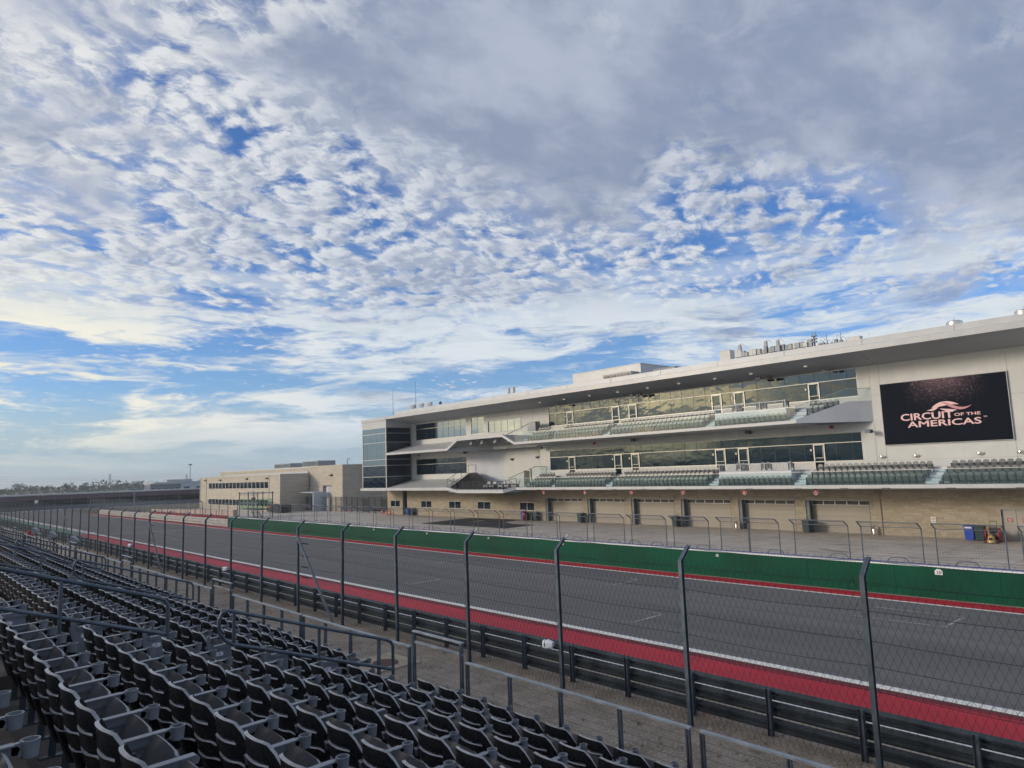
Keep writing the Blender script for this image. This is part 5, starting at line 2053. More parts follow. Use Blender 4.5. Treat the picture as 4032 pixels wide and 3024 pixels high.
# notice on the stone wall
ns = thing('smoking_notice', 'small white no-smoking notice with a red ring on the stone wall', 'sign', (59.955, 19.13, 1.34))
MB().box(-.002, .01, -.16, .16, -.22, .22).build('board', 'sign_white', ns)
mb = MB()
mb.tube([(-.006, .10 * math.cos(q * math.pi / 8), .06 + .10 * math.sin(q * math.pi / 8)) for q in range(17)], .014, 5, False)
mb.tube([(-.006, -.07, .13), (-.006, .07, -.01)], .012, 5)
mb.build('ring', 'red', ns)
MB().box(-.006, -.003, -.09, .08, .045, .07).box(-.006, -.003, -.12, .12, -.16, -.12).build('print', 'ink', ns)

# ---- seats on the balconies ----------------------------------------------
mb = MB()
mb.cur = 0
# folded grey seat seen from the front: glossy rounded cap, ribbed seat front, side frames
cap = []
for q in range(9):
    an = math.pi * q / 8
    cap.append((.19 * math.cos(an) * 1.05, .60 + .20 * max(0, math.sin(an)) ** .6))
capp = [(.205, .42)] + cap + [(-.205, .42)]
mb.prism(capp, lambda u, v, d: (d + .10 * (v - .42), u, v), .0, .045)
mb.cur = 1
mb.add([(-.14, -.19, .58), (-.14, .19, .58), (-.05, .19, .20), (-.05, -.19, .20), (-.02, -.19, .58), (-.02, .19, .58), (0, .19, .20), (0, -.19, .20)], [(0, 1, 2, 3), (7, 6, 5, 4), (0, 4, 5, 1), (3, 2, 6, 7), (0, 3, 7, 4), (1, 5, 6, 2)])
mb.cur = 0
for q in range(3):
    z = .27 + q * .11
    xx = -.052 - (z - .20) * .24
    mb.box(xx - .012, xx + .01, -.15, .15, z, z + .05)
mb.cur = 1
for s_ in (-1, 1):
    mb.box(-.16, .02, s_ * .225 - .012, s_ * .225 + .012, 0.0, .56)
mb.cur = 2
for s_ in (-1, 1):
    mb.box(-.20, .02, s_ * .225 - .022, s_ * .225 + .022, .56, .60)
MT['bseat'] = basic('pale_grey_seat_plastic', (0.14, 0.15, 0.158), 0.36, 0, 0.08, 4, rnd=0.12)
MT['bseat_dark'] = basic('slate_seat_frame', (0.060, 0.070, 0.078), 0.45, 0, 0.12, 4, rnd=0.1)
BSEAT = mb.mesh('balcony_seat', ['bseat', 'bseat_dark', 'bseat'], False)
PB = 0.485
bs = []


def block(y0, y1, row, zt, lv, blk):
    n = int((y1 - y0) / PB + .4)
    off = ((y1 - y0) - n * PB) / 2
    for q in range(n):
        bs.append((56.62 + row * .85, y0 + off + PB * (q + .5), zt + .42 * row, lv, blk, row, q))


for row in range(3):
    yo = (0, .1, -.2)[row]
    block(2.0, 17.3 - .15 * row, row, 4.17, 'lower', 'right of the video wall stair')
    block(18.45 - .1 * row, 27.1 - .1 * row, row, 4.17, 'lower', 'beside the barred bay')
    if row == 0:
        block(28.3, 35.3, 0, 4.17, 'lower', 'before the barred bay')
    block(36.4 - .1 * row, 47.8 - .15 * row, row, 4.17, 'lower', 'left of the bay')
    block(48.8 - .1 * row, 56.1 - .1 * row, row, 4.17, 'lower', 'past the next stair')
    block(56.8 + 1.0 * (row == 2), 60.3, row, 4.17, 'lower', 'at its left end')
    block((0, 25.55, 24.75)[row], 27.0, row, 9.47, 'upper', 'behind the sloping flank') if row else None
    if row == 0:
        block(28.3, 35.3, 0, 9.47, 'upper', 'before the barred bay')
    block(36.4 - .1 * row, 47.8 - .15 * row, row, 9.47, 'upper', 'left of the bay')
    block(48.8 - .1 * row, 56.1 - .1 * row, row, 9.47, 'upper', 'past the next stair')
    block(56.8 + 1.6 * (row == 2), 60.3, row, 9.47, 'upper', 'at its left end')
bs = [b_ for b_ in bs if b_[1] > 9.5]
bs.sort(key=lambda b_: b_[0] ** 2 + b_[1] ** 2)
RN = ('front', 'middle', 'back')
for (x, y, z, lv, blk, row, q) in bs[:300]:
    o = link('balcony_seat', BSEAT, None, loc=(x, y, z))
    tag(o, f'{lv} balcony seat {blk}, {RN[row]} row, {nth(q + 1)} from right', 'seat', 'grey seats on the balconies')
m_ = bmesh.new()
for (x, y, z, *_r) in bs[300:]:
    tmp = BSEAT.copy()
    tmp.transform(Matrix.Translation((x, y, z)))
    m_.from_mesh(tmp)
    bpy.data.meshes.remove(tmp)
if bs[300:]:
    me = bpy.data.meshes.new('distant_balcony_seats')
    m_.to_mesh(me)
    for k_ in ('bseat', 'bseat_dark', 'bseat'):
        me.materials.append(MT[k_])
    o = link('distant_balcony_seats', me, kind='stuff')
    tag(o, 'rows of grey seats on the far left stretch of the balconies', 'seats', 'grey seats on the balconies')
m_.free()
# loose chairs in the barred bays
k_ = 0
for zt, lv in ((4.17, 'lower'), (9.47, 'upper')):
    for i, y in enumerate((28.9, 30.9, 31.4, 33.3, 33.8)):
        o = link('bay_chair', BSEAT, None, loc=(57.6, y, zt + 1.19), rot=(0, 0, R(180)))
        tag(o, f'grey chair turned round in the {lv} barred bay, {nth(i + 1)} from the right', 'chair', 'chairs in the barred bays')

# ---- things on the roof ---------------------------------------------------
RT = ZR + .95


def rbox(name, label, cat, x, y, w_, d_, h, mat_, grp=None, z=RT, legs=False):
    r_ = thing(name, label, cat, (x, y, z), grp)
    zb = .25 if legs else 0
    MB().box(-d_ / 2, d_ / 2, -w_ / 2, w_ / 2, zb, h).build('casing', mat_, r_)
    MB().box(-d_ / 2 - .012, d_ / 2 + .012, -w_ / 2 - .012, w_ / 2 + .012, h, h + .03).build('lid', mat_, r_)
    if legs:
        for sx_ in (-1, 1):
            for sy_ in (-1, 1):
                MB().box(sx_ * (d_ / 2 - .05) - .02, sx_ * (d_ / 2 - .05) + .02, sy_ * (w_ / 2 - .05) - .02, sy_ * (w_ / 2 - .05) + .02, 0, zb).build('leg', 'steel', r_)
    return r_


rs = random.Random(8)
rbox('roof_cabinet', 'tall pale equipment cabinet at the left end of the roof antennas', 'cabinet', 57.4, 34.0, 1.05, .8, 1.02, 'hvac_pale')
y = 33.0
i = 0
while y > 26.3:
    w_ = rs.uniform(.24, .46)
    h = rs.uniform(.55, .85)
    i += 1
    r_ = rbox('rooftop_antenna', f'grey antenna box on the roof edge, {nth(i)} to the right of the tall cabinet', 'antenna', 57.3 + rs.uniform(-.15, .15), y - w_ / 2, w_, .3, h, rs.choice(['hvac_pale', 'hvac', 'steel', 'hvac', 'steel_mid']), 'antenna boxes along the roof edge', legs=True)
    if i in (2, 9, 12):
        MB().box(-.1, .1, -.14, .10, h, h + .5).build('upper_box', 'hvac', r_)
        MB().tube([(0, .1, h + .45), (0, -.2, h + .6), (0, -.6, h + .3)], .015, 5).build('feed_cable', 'black', r_)
    y -= w_ + rs.uniform(-.03, .08)
r_ = thing('antenna_mast', 'short dark lattice antenna mast beside the roof boxes', 'antenna', (57.3, 25.8, RT))
MB().tube([(0, 0, 0), (0, 0, 1.1)], .06, 6).build('mast', 'black', r_)
for z in (.5, .75, 1.0):
    MB().box(-.14, .14, -.2, .2, z, z + .09).build('antenna_box', 'steel', r_)
MB().box(-.02, .02, -.16, -.14, 1.0, 1.45).box(-.02, .02, .14, .16, 1.0, 1.45).box(-.02, .02, -.16, .16, 1.25, 1.28).build('bracket', 'steel', r_)
y = 25.4
i = 0
while y > 22.9:
    i += 1
    r_ = thing('roof_device', f'small dark wired device on the roof, {nth(i)} to the right of the lattice mast', 'device', (57.3, y, RT), 'small wired devices on the roof edge')
    hh = rs.uniform(.22, .5)
    MB().box(-.12, .12, -.12, .12, .05, hh).build('case', rs.choice(['steel', 'black', 'hvac']), r_)
    MB().tube([(0, 0, hh), (0, -.15, hh + .3), (0, -.35, hh + .1), (0, -.42, .1)], .014, 5).build('cable', 'black', r_)
    if i in (3, 6):
        MB().tube([(0, 0, 0), (0, 0, 1.0)], .02, 5).build('rod', 'steel', r_)
    y -= rs.uniform(.3, .45)
rbox('roof_cabinet', 'flat pale box at the right end of the roof antennas', 'cabinet', 57.4, 22.6, 1.0, .6, .42, 'hvac_pale')
for t, nm in ((16.25, 'whole'), (11.9, 'cut off at the right edge of the picture')):
    r_ = thing('roof_ventilator', f'round shiny metal roof ventilator, {"the one fully in view" if nm == "whole" else nm}', 'ventilator', (60.0, t, RT), 'round roof ventilators')
    MB().lathe([(.55, 0), (.60, .35), (.72, .42), (.72, .50), (.56, .55), (.56, .80), (.45, .88), (.0, .92)], (0, 0, 0), 24).build('hood', 'chrome', r_, True)
    MB().lathe([(.64, .38), (.74, .46), (.64, .49)], (0, 0, 0), 24).build('flange', 'steel', r_, True)
    MB().box(-.01, .01, -.01, .01, .9, 1.2).build('rod', 'steel', r_)
r_ = thing('roof_plant_room', 'white windowless plant room standing on the roof', 'plant room', (66.0, 55.0, RT))
MB().box(-2, 6, -6, 4.6, -.3, 2.45).build('walls', 'white_metal', r_)
MB().box(-2.05, 6.05, -6.05, 4.65, 2.45, 2.52).build('coping', 'white_metal', r_)
r_ = rbox('air_handler', 'grey rooftop air handler with dark louvres beside the plant room', 'air handler', 63.4, 51.4, 4.2, 1.6, 1.5, 'hvac')
for q in range(4):
    MB().box(-.83, -.80, -1.95 + q, -1.1 + q, .7, 1.35).build('louvre', 'black', r_)
r_ = rbox('air_handler', 'dark louvred rooftop unit right of the plant room', 'air handler', 64.0, 45.2, 2.9, 1.6, 1.35, 'steel_mid')
for q in range(3):
    MB().box(-.83, -.80, -1.35 + q * .95, -.55 + q * .95, .5, 1.2).build('louvre', 'black', r_)
for i, (t, h) in enumerate(((91.9, 4.6), (85.7, 4.4))):
    r_ = thing('whip_antenna', ('leftmost' if i == 0 else 'right-hand') + ' tall thin whip antenna above the left roof end', 'antenna', (58.0, t, 14.74 if i == 0 else RT), 'tall whip antennas')
    MB().tube([(0, 0, 0), (0, 0, h)], [.05, .02], 6).build('whip', 'steel', r_)
    MB().box(-.1, .1, -.1, .1, 0, .08).build('base', 'steel', r_)
for i, t in enumerate((85.9, 83.7, 81.6)):
    r_ = thing('floodlight', 'boxy roof floodlight near the left roof end, ' + ('leftmost of three', 'middle of three', 'rightmost of three')[i], 'floodlight', (57.6, t, RT), 'boxy floodlights on the roof')
    MB().box(-.2, .2, -.42, .42, .35, .85).build('lamp_box', 'hvac_pale', r_)
    MB().box(-.04, .04, -.05, .05, 0, .36).build('stem', 'steel', r_)
    MB().box(-.22, -.20, -.36, .36, .40, .80).build('lens', 'hvac', r_)
r_ = thing('roof_horn', 'small grey horn loudspeaker on the roof right of the floodlights', 'loudspeaker', (57.6, 79.3, RT))
MB().tube([(0, 0, 0), (0, 0, .6)], .03, 6).build('stem', 'steel', r_)
MB().tube([(0, .15, .5), (0, -.05, .5), (0, -.3, .5)], [.05, .10, .24], 10).build('horn', 'steel_mid', r_)
for i, t in enumerate((64.6, 63.7)):
    r_ = thing('sector_antenna', 'white drum antenna on a roof bracket, ' + ('left' if i == 0 else 'right') + ' of the pair', 'antenna', (57.6, t, RT), 'pair of drum antennas on the roof')
    MB().tube([(0, 0, 0), (0, 0, 1.0)], .03, 6).build('pole', 'steel', r_)
    MB().tube([(0, 0, .35), (0, 0, 1.0)], .20, 10).build('drum', 'hvac_pale', r_)

# ---- at the foot of the wall ------------------------------------------------


def bin_(x, y, mat_, label, grp='wheelie bins along the garage wall', white=False, h=1.1):
    r_ = thing('wheelie_bin', label, 'bin', (x, y, 0), grp)
    m_ = MB()
    a, b = .30, .25
    m_.add([(-b, -b, .08), (b, -b, .08), (b, b, .08), (-b, b, .08), (-a, -a, h - .1), (a, -a, h - .1), (a, a, h - .1), (-a, a, h - .1)], [(0, 3, 2, 1), (4, 5, 6, 7), (0, 1, 5, 4), (1, 2, 6, 5), (2, 3, 7, 6), (3, 0, 4, 7)])
    m_.build('body', mat_, r_)
    MB().box(-.34, .33, -.33, .33, h - .1, h - .04).add([(-.33, -.32, h - .04), (.32, -.32, h - .04), (.32, .32, h - .04), (-.33, .32, h - .04), (.1, -.25, h + .03), (.3, -.25, h + .03), (.3, .25, h + .03), (.1, .25, h + .03)], [(0, 1, 5, 4), (1, 2, 6, 5), (2, 3, 7, 6), (3, 0, 4, 7), (4, 5, 6, 7)]).build('lid', mat_, r_)
    for s_ in (-1, 1):
        MB().tube([(.24, s_ * .30, .12), (.24, s_ * .34, .12)], .11, 12).build('wheel', 'black', r_)
    for q in range(3):
        MB().box(-.285 - .01 * q, -.27 - .01 * q, -.2, .2, .3 + q * .2, .33 + q * .2).build('rib', mat_, r_)
    if white:
        MB().box(-.355, -.34, -.22, .22, h - .20, h - .10).build('sticker', 'sign_white', r_)
    return r_


bin_(58.95, 16.5, 'blue', 'bright blue wheelie bin against the stone wall near the right edge', white=True)
bin_(58.95, 15.85, 'green_bin', 'dark green wheelie bin right of the bright blue one')
bin_(59.5, 42.3, 'green_bin', 'dark green wheelie bin in front of the third and fourth garage pillar')
bin_(59.5, 55.2, 'green_bin', 'dark bin between the first and second garage doors')
bin_(59.6, 62.6, 'green_bin', 'dark green bin right of the red extinguisher trolleys')
bin_(59.6, 63.4, 'black', 'black bin standing next to the dark green bin by the ground-floor window')
bin_(59.6, 64.8, 'blue', 'blue bin left of the red extinguisher trolleys')
bin_(59.6, 89.3, 'green_bin', 'dark bin right of the far blue bin near the stone doorway')
bin_(59.6, 90.6, 'blue', 'far blue bin beside the dark stone doorway')
bin_(59.4, 19.9 + 8.9, 'green_bin', 'dark green bin in front of the last garage door')
for i, (y, lab) in enumerate(((23.4, 'chrome fire extinguisher by the right-hand garage pillar'), (35.65, 'chrome fire extinguisher by the pillar left of garage five'))):
    r_ = thing('fire_extinguisher', lab, 'extinguisher', (59.6, y, 0), 'chrome extinguishers')
    MB().lathe([(.10, 0), (.13, .03), (.13, .52), (.08, .60), (.03, .64), (.03, .70)], (0, 0, 0), 14).build('cylinder', 'chrome', r_, True)
    MB().box(-.02, .06, -.08, .03, .68, .76).build('handle', 'black', r_)
    MB().tube([(0, .04, .7), (-.08, .16, .55), (-.06, .17, .15)], .015, 6).build('hose', 'black', r_)
for i, y in enumerate((64.15, 63.95 + .05)):
    r_ = thing('red_extinguisher_trolley', 'red wheeled extinguisher beside the bins, ' + ('left' if i == 0 else 'right') + ' one', 'extinguisher', (59.2 - .35 * i, y, 0), 'red wheeled extinguishers')
    MB().lathe([(.14, .1), (.17, .14), (.17, .95), (.10, 1.08), (.03, 1.12), (.03, 1.2)], (0, 0, 0), 14).build('cylinder', 'red', r_, True)
    for s_ in (-1, 1):
        MB().tube([(.1, s_ * .18, .13), (.1, s_ * .23, .13)], .13, 10).build('wheel', 'black', r_)
    MB().tube([(.1, -.15, .2), (.15, -.15, 1.25), (.15, .15, 1.25), (.1, .15, .2)], .018, 6).build('handle', 'red', r_)
# hose reel cart with its brass-yellow machine
r_ = thing('hose_reel_cart', 'dark red hose reel cart behind the yellow machine by the steel door', 'cart', (58.75, 15.0, 0))
MB().tube([(0, -.42, .5), (0, -.36, .5)], .50, 20).build('reel_flange', 'red', r_)
MB().tube([(0, .36, .5), (0, .42, .5)], .50, 20).build('reel_flange', 'red', r_)
MB().tube([(0, -.36, .5), (0, .36, .5)], .34, 16).build('hose', 'black', r_)
MB().tube([(.1, -.2, .5), (.2, -.2, 1.42), (.2, .2, 1.42), (.1, .2, .5)], .025, 8).build('handle', 'rust', r_)
MB().box(-.05, .05, -.6, .6, .02, .08).build('skid', 'rust', r_)
r_ = thing('yellow_machine', 'worn yellow floor machine with an upright handle beside the hose reel', 'machine', (57.95, 14.95, 0))
MB().lathe([(.30, .03), (.30, .12), (.22, .22), (.20, .45), (.14, .52), (.0, .55)], (0, 0, 0), 18).build('motor_housing', 'brass', r_, True)
MB().box(-.38, .38, -.42, .42, .0, .06).build('base_plate', 'rust', r_)
MB().bar((.05, .12, .45), (.3, .28, 1.12), .10, .06).build('handle', 'brass', r_)
MB().tube([(-.31, 0, .30), (-.20, 0, .30)], .10, 12).build('intake', 'black', r_)
for i, (x, y) in enumerate(((59.9, 98.6), (59.6, 96.9), (59.6, 96.2), (59.5, 95.6), (60.6, 110.5))):
    r_ = thing('traffic_cone', 'orange traffic cone by the far stone corner, ' + ('leftmost by the dark gate', 'first of the row', 'second of the row', 'last of the row', 'alone beyond the row')[i], 'cone', (x, y, 0), 'orange cones')
    MB().box(-.18, .18, -.18, .18, 0, .04).build('base', 'orange', r_)
    MB().lathe([(.13, .04), (.095, .25)], (0, 0, 0), 12).lathe([(.07, .40), (.03, .72)], (0, 0, 0), 12).build('body', 'orange', r_)
    MB().lathe([(.095, .25), (.07, .40)], (0, 0, 0), 12).build('band', 'sign_white', r_)
# black mats on the pit lane
r_ = thing('rubber_mats', 'large black rubber mats lying on the pit lane concrete', 'mat', (55, 66, 0))
for poly in ([(50.3, 73.7), (59.4, 75.4), (58.2, 70.5), (53.4, 70.3)], [(59.45, 75.3), (59.9, 65.6), (56.6, 65.0), (57.0, 69.0)], [(50.3, 73.4), (54.6, 70.6), (54.9, 58.0), (50.4, 57.8)], [(55.0, 70.3), (56.9, 69.1), (56.5, 65.2), (55.0, 62.0)]):
    MB().prism([(u - 55, v - 66) for u, v in poly], lambda u, v, d: (u, v, d), 0.004, .03).build('mat', 'rubber', r_)

# ================================================================== PIT WALL AND ITS FENCE
pw = thing('pit_wall', 'long green padded pit wall with a pale cap between track and pit lane', 'wall', (34.45, 40, 0))


def wl(mb):
    mb.v = [(x - 34.45, y - 40, z) for x, y, z in mb.v]
    return mb


wl(MB().box(34.52, 35.05, -20, 95.3, 0, 1.36)).build('core', 'wall_cap', pw)
wl(MB().box(34.50, 35.10, -20, 95.3, 1.36, 1.40)).build('cap', 'wall_cap', pw)
wl(MB().box(34.475, 34.50, -20, 95.3, 1.345, 1.405)).build('cap_edge', 'sign_white', pw)
wl(MB().box(34.80, 34.83, -20, 95.3, 1.40, 1.44)).build('blue_stripe', 'blue_line', pw)
y = -19.6
i = 0
PLATES = []
while y < 95:
    L = 4.05
    y2 = min(y + L, 95.3)
    wl(MB().box(34.45, 34.515, y + .006, y2 - .006, 0.34, 1.34)).build('pad', 'green_pad', pw)
    wl(MB().box(34.46, 34.518, y + .004, y2 - .004, 0.0, 0.33)).build('lower_pad', 'green_pad', pw)
    PLATES.append(y2)
    y = y2
    i += 1
# number plates hung on the wall
for i, (t, n_) in enumerate(((11.0, '33'), (18.9 + 3.0, '32'), (34.9 - 1.2, '31'), (41.5, '30'), (49.6, '29'), (58.2, '28'))):
    if i > 0:
        lab = f'small white grid marker hanging on the green wall, {nth(i)} to the left of number 33'
    else:
        lab = 'white marker plate numbered 33 hanging on the green pit wall'
    r_ = thing('wall_marker', lab, 'sign', (34.43, t, 1.16), 'white marker plates on the pit wall')
    f_ = 1.0 if i == 0 else .6
    MB().box(0, .012, -.15 * f_, .15 * f_, -.11 * f_, .08 * f_).build('plate', 'sign_white' if i == 0 else 'wall_cap', r_)
    MB().box(.0, .012, -.09 * f_, .09 * f_, .085 * f_, .13 * f_).build('hook', 'plate', r_)
    if i == 0:
        text('numeral', '33', .17, r_, 'ink', (-.004, 0, -.02), FACE_A, .001, .004)
# mesh fence panels on top of the wall
PAN = [(5.3, 7.97), (8.47, 11.15), (11.65, 14.33), (14.88, 17.65), (18.41, 20.16), (20.16, 21.9), (22.6, 25.03), (25.5, 28.17), (28.68, 31.3), (31.8, 34.4)]
PAN += [(34.85 + 3.05 * k - .3 + .05, 37.2 + 3.05 * k) for k in range(16)]
for k, (y0, y1) in enumerate(PAN):
    r_ = thing('fence_panel', f'grey mesh fence panel on the pit wall, {nth(k + 1)} from the right edge of the picture', 'fence panel', (34.9, y0, 1.40), 'mesh fence panels along the pit wall')
    L = y1 - y0
    zb, tipx, tipz = 1.57, -.44, 1.83
    for yy in (0.03, L - .03):
        mb = MB().tube([(0, yy, -.02), (0, yy, zb), (tipx, yy, tipz)], .030, 8)
        mb.build('post', 'steel_mid', r_, True)
    MB().tube([(tipx, .03, tipz), (tipx, L - .03, tipz)], .024, 8).build('top_bar', 'steel_mid', r_, True)
    MB().tube([(0, .03, zb), (0, L - .03, zb)], .018, 8).build('middle_bar', 'steel_mid', r_, True)
    MB().tube([(0, -.5, .22), (0, L + .1, .22)], .010, 5).tube([(0, -.5, .12), (0, L + .1, .12)], .010, 5).build('lower_bar', 'steel_mid', r_, True)
    mb = MB()
    st_ = .115 if k < 14 else .23
    n = int((L - .1) / st_)
    for q in range(1, n + 1):
        yy = .03 + q * (L - .06) / (n + 1)
        mb.tri((0, yy, .26), (0, yy, zb), .0035)
        mb.tri((0, yy, zb), (tipx, yy, tipz), .0035)
    n = int((zb - .2) / st_)
    for q in range(0, n + 1):
        zz_ = .26 + q * (zb - .26) / (n + 1)
        mb.tri((0, .03, zz_), (0, L - .03, zz_), .0035)
    for q in range(1, 4):
        f = q / 4
        mb.tri((tipx * f, .03, zb + (tipz - zb) * f), (tipx * f, L - .03, zb + (tipz - zb) * f), .0035)
    mb.build('mesh', 'steel_mid', r_)
HP = [10.1, 7.6, 5.0, 12.9, 15.6, 18.9, 23.3, 26.5, 28.2, 29.9, 33.1, 36.3]
t = 38.0
while t < 82:
    HP.append(t)
    t += 1.6
for k, t in enumerate(sorted(HP)):
    r_ = thing('wall_hoop', f'low grey tube hoop behind the pit wall, {nth(k + 1)} from the right', 'hoop', (35.25, t, 0), 'tube hoops behind the pit wall')
    pts = [(0, -.44, 0), (0, -.44, 1.42), (0, -.36, 1.52), (0, -.2, 1.57), (0, .2, 1.57), (0, .36, 1.52), (0, .44, 1.42), (0, .44, 0)]
    MB().tube(pts, .024, 8).build('tube', 'steel_mid', r_, True)
    MB().box(-.05, .05, -.5, -.38, 0, .02).box(-.05, .05, .38, .5, 0, .02).build('feet', 'steel_mid', r_)

# ------------------------------------------------------------------ farther along the wall
wb = thing('white_guardrail', 'weathered white stacked guardrail continuing the green wall into the distance', 'guardrail', (34.45, 100, 0))
for q in range(18):
    for zc in (.22, .56, .90):
        y0 = -4.6 + q * 4.1
        m_ = wbeam(y0, y0 + 4.08, zc, .30, .08, 0.0)
        m_.build('rail_beam', 'barrier_white', wb, True)
for q in range(37):
    MB().box(.05, .15, -4.6 + q * 2.05 - .06, -4.6 + q * 2.05 + .06, 0, 1.08).build('post', 'steel_mid', wb)
far_f = thing('far_catch_fence', 'distant tall catch fence posts behind the white guardrail', 'fence', (37.6, 100, 0))
mb = MB()
t = 100.5
FP = []
while t < 196:
    FP.append(t)
    t += 3.6
pm = MB().tube([(0, 0, 0), (0, 0, 2.85), (-.5, 0, 3.25)], .06, 6)
PM = pm.mesh('post', 'steel_mid')
for t in FP:
    link('post', PM, far_f, loc=(0, t - 100, 0))
for z in (1.0, 1.7, 2.3, 2.85):
    MB().tri((0, .5, z), (0, FP[-1] - 100, z), .02).build('cable', 'steel_mid', far_f)
mb = MB()
for q in range(int((FP[-1] - FP[0]) / .35)):
    y0 = FP[0] - 100 + q * .35
    mb.tri((0, y0, .8), (0, y0 + .9, 2.85), .006)
    mb.tri((0, y0 + .9, .8), (0, y0, 2.85), .006)
mb.build('mesh_panel', 'steel_mid', far_f)
MB().bar((0, 22, 2.7), (-.1, 19.5, .3), .09, .09).build('brace', 'steel_light', far_f)
# pinkish block wall and red tyre stacks beyond
r_ = thing('block_wall', 'pinkish concrete block wall behind the distant fence', 'wall', (43.5, 130, 0))
y = 0
q = 0
while y < 40:
    x0 = -(y) * .045
    MB().box(x0, x0 + .6, y - 12, y - 12 + 2.35, 0, 1.28 - .012 * y).build('block', 'barrier_pink', r_)
    y += 2.4
r_ = thing('tyre_row', 'low row of red tyres at the foot of the block wall', 'tyres', (42.4, 118, 0))
for q in range(40):
    MB().tube([(-.045 * q * .9, q * .95, 0), (-.045 * q * .9, q * .95, .42)], .42, 8).build('tyre', 'red_paint', r_)

# glass commentary booth on its scaffold
r_ = thing('observation_booth', 'green glass booth on a scaffold with a stair, beside the pit entry', 'booth', (44.2, 113.5, 0))
for (x, y) in ((0, -3.8), (0, 0), (0, 3.8), (2.4, -3.8), (2.4, 3.8), (2.4, 0)):
    MB().box(x - .06, x + .06, y - .06, y + .06, 0, 4.2).build('post', 'steel', r_)
for z in (1.35, 2.35, 3.95):
    MB().box(-.08, 2.5, -4.1, 4.3, z, z + .09).build('deck', 'steel', r_)
for q in range(6):
    y0 = -3.75 + q * 1.25
    MB().box(-.07, -.04, y0 + .05, y0 + 1.2, 1.45, 3.1).build('glass_panel', 'green_glass', r_)
for q in range(2):
    MB().box(0.1 + q * 1.2, 1.2 + q * 1.2, -3.86, -3.83, 1.45, 3.1).build('glass_panel', 'green_glass', r_)
for q in range(5):
    pts = [(-.1, -3.2 + q * 1.5 + .35 * math.cos(a * math.pi / 5), 3.75 + .18 * math.sin(a * math.pi / 5)) for a in range(11)]
    MB().tube(pts, .03, 5).build('hoop', 'steel', r_)
MB().box(.2, .5, -1.7, -.7, 2.7, 3.3).build('monitor', 'black', r_)
st = MB()
for s_ in (-1.1, -.1):
    st.bar((s_, -3.9, 1.4), (s_, -6.4, 0.05), .06, .16)
st.build('stair_side', 'steel', r_)
for q in range(7):
    MB().box(-1.1, -.1, -3.95 - q * .35, -3.75 - q * .35, 1.30 - q * .19, 1.34 - q * .19).build('stair_tread', 'steel', r_)
MB().tube([(-1.1, -3.9, 2.4), (-1.1, -6.4, 1.05)], .03, 5).build('handrail', 'steel', r_)

# ------------------------------------------------------------------ the stone building beyond
b2 = thing('stone_building', 'two-storey pale limestone building with window bands beyond the pit building', 'building', (55.6, 127.3, 0))
OX, OY = 55.6, 127.3


def p2(name, mb, mats, parent=None):
    mb.v = [(x - OX, y - OY, z) for x, y, z in mb.v]
    return mb.build(name, mats, parent or b2)


def slab_wall(hs, x, y0, y1, z0, z1, d=.35):
    ys = sorted({y0, y1} | {v for h in hs for v in h[:2]})
    zs = sorted({z0, z1} | {v for h in hs for v in h[2:]})
    mb = MB()
    for i in range(len(ys) - 1):
        for j in range(len(zs) - 1):
            cy_, cz_ = (ys[i] + ys[i + 1]) / 2, (zs[j] + zs[j + 1]) / 2
            if not any(h[0] < cy_ < h[1] and h[2] < cz_ < h[3] for h in hs):
                mb.box(x, x + d, ys[i], ys[i + 1], zs[j], zs[j + 1])
    return mb


WH = [(132.84, 166.0, 4.42, 5.62), (132.84, 166.0, .95, 2.10)]
p2('wall', slab_wall(WH, 55.6, 127.3, 171.7, 0, 6.88), 'stone_far')
p2('wall', MB().box(55.95, 61.5, 127.3, 127.6, 0, 6.88), 'stone_far')
p2('roof', MB().box(55.55, 75, 127.25, 171.75, 6.885, 7.02), 'frame')
p2('core', MB().box(56.3, 75, 127.7, 171.6, 0, 6.87), 'dark_bay')
p2('wall', slab_wall([(118.39, 122.02, 0, 4.60)], 61.45, 114.4, 127.3, 0, 8.18), 'stone_far')
p2('wall', MB().box(61.8, 78, 114.4, 114.7, 0, 8.18), 'stone_far')
p2('roof', MB().box(61.40, 90, 114.35, 127.3, 8.185, 8.28).box(61.9, 90, 127.31, 178, 8.0, 8.28), 'frame')
p2('upper_wall', MB().box(62.0, 62.3, 127.62, 177, 7.03, 7.995), 'stone_far')
p2('upper_trim', MB().box(61.2, 61.5, 127.65, 172, 7.03, 7.38), 'white_metal')
p2('wall_recess', MB().box(62.05, 62.1, 118.4, 122.0, 0, 4.6), 'grey_wall')
p2('recess_side', MB().box(61.8, 62.05, 122.02, 122.1, 0, 4.6), 'stone_far')
p2('loading_door', MB().box(61.95, 62.04, 118.45, 120.9, 0, 4.55), 'wall_cap')
p2('core', MB().box(62.4, 78, 114.8, 127.2, 0, 8.1), 'dark_bay')
p2('roof_edge_pipe', MB().tube([(61.3, 127.4, 6.9), (61.3, 127.1, 5.0), (60.6, 126.2, 3.3), (60.2, 125.6, 3.1)], .07, 6), 'steel')
for (y0, y1, z0, z1) in WH:
    f = p2('window_band', MB().box(55.58, 55.75, y0, y1, z0 - .07, z0).box(55.58, 55.75, y0, y1, z1, z1 + .07), 'frame')
    n = 16
    for q in range(n):
        a0 = y0 + (y1 - y0) * q / n
        a1 = y0 + (y1 - y0) * (q + 1) / n
        p2('mullion', MB().box(55.62, 55.72, a0 - .09, a0 + .09, z0, z1), 'frame', f)
        p2('pane', MB().box(55.76, 55.79, a0 + .1, a1 - .1, z0, z1), 'glass_dark', f)
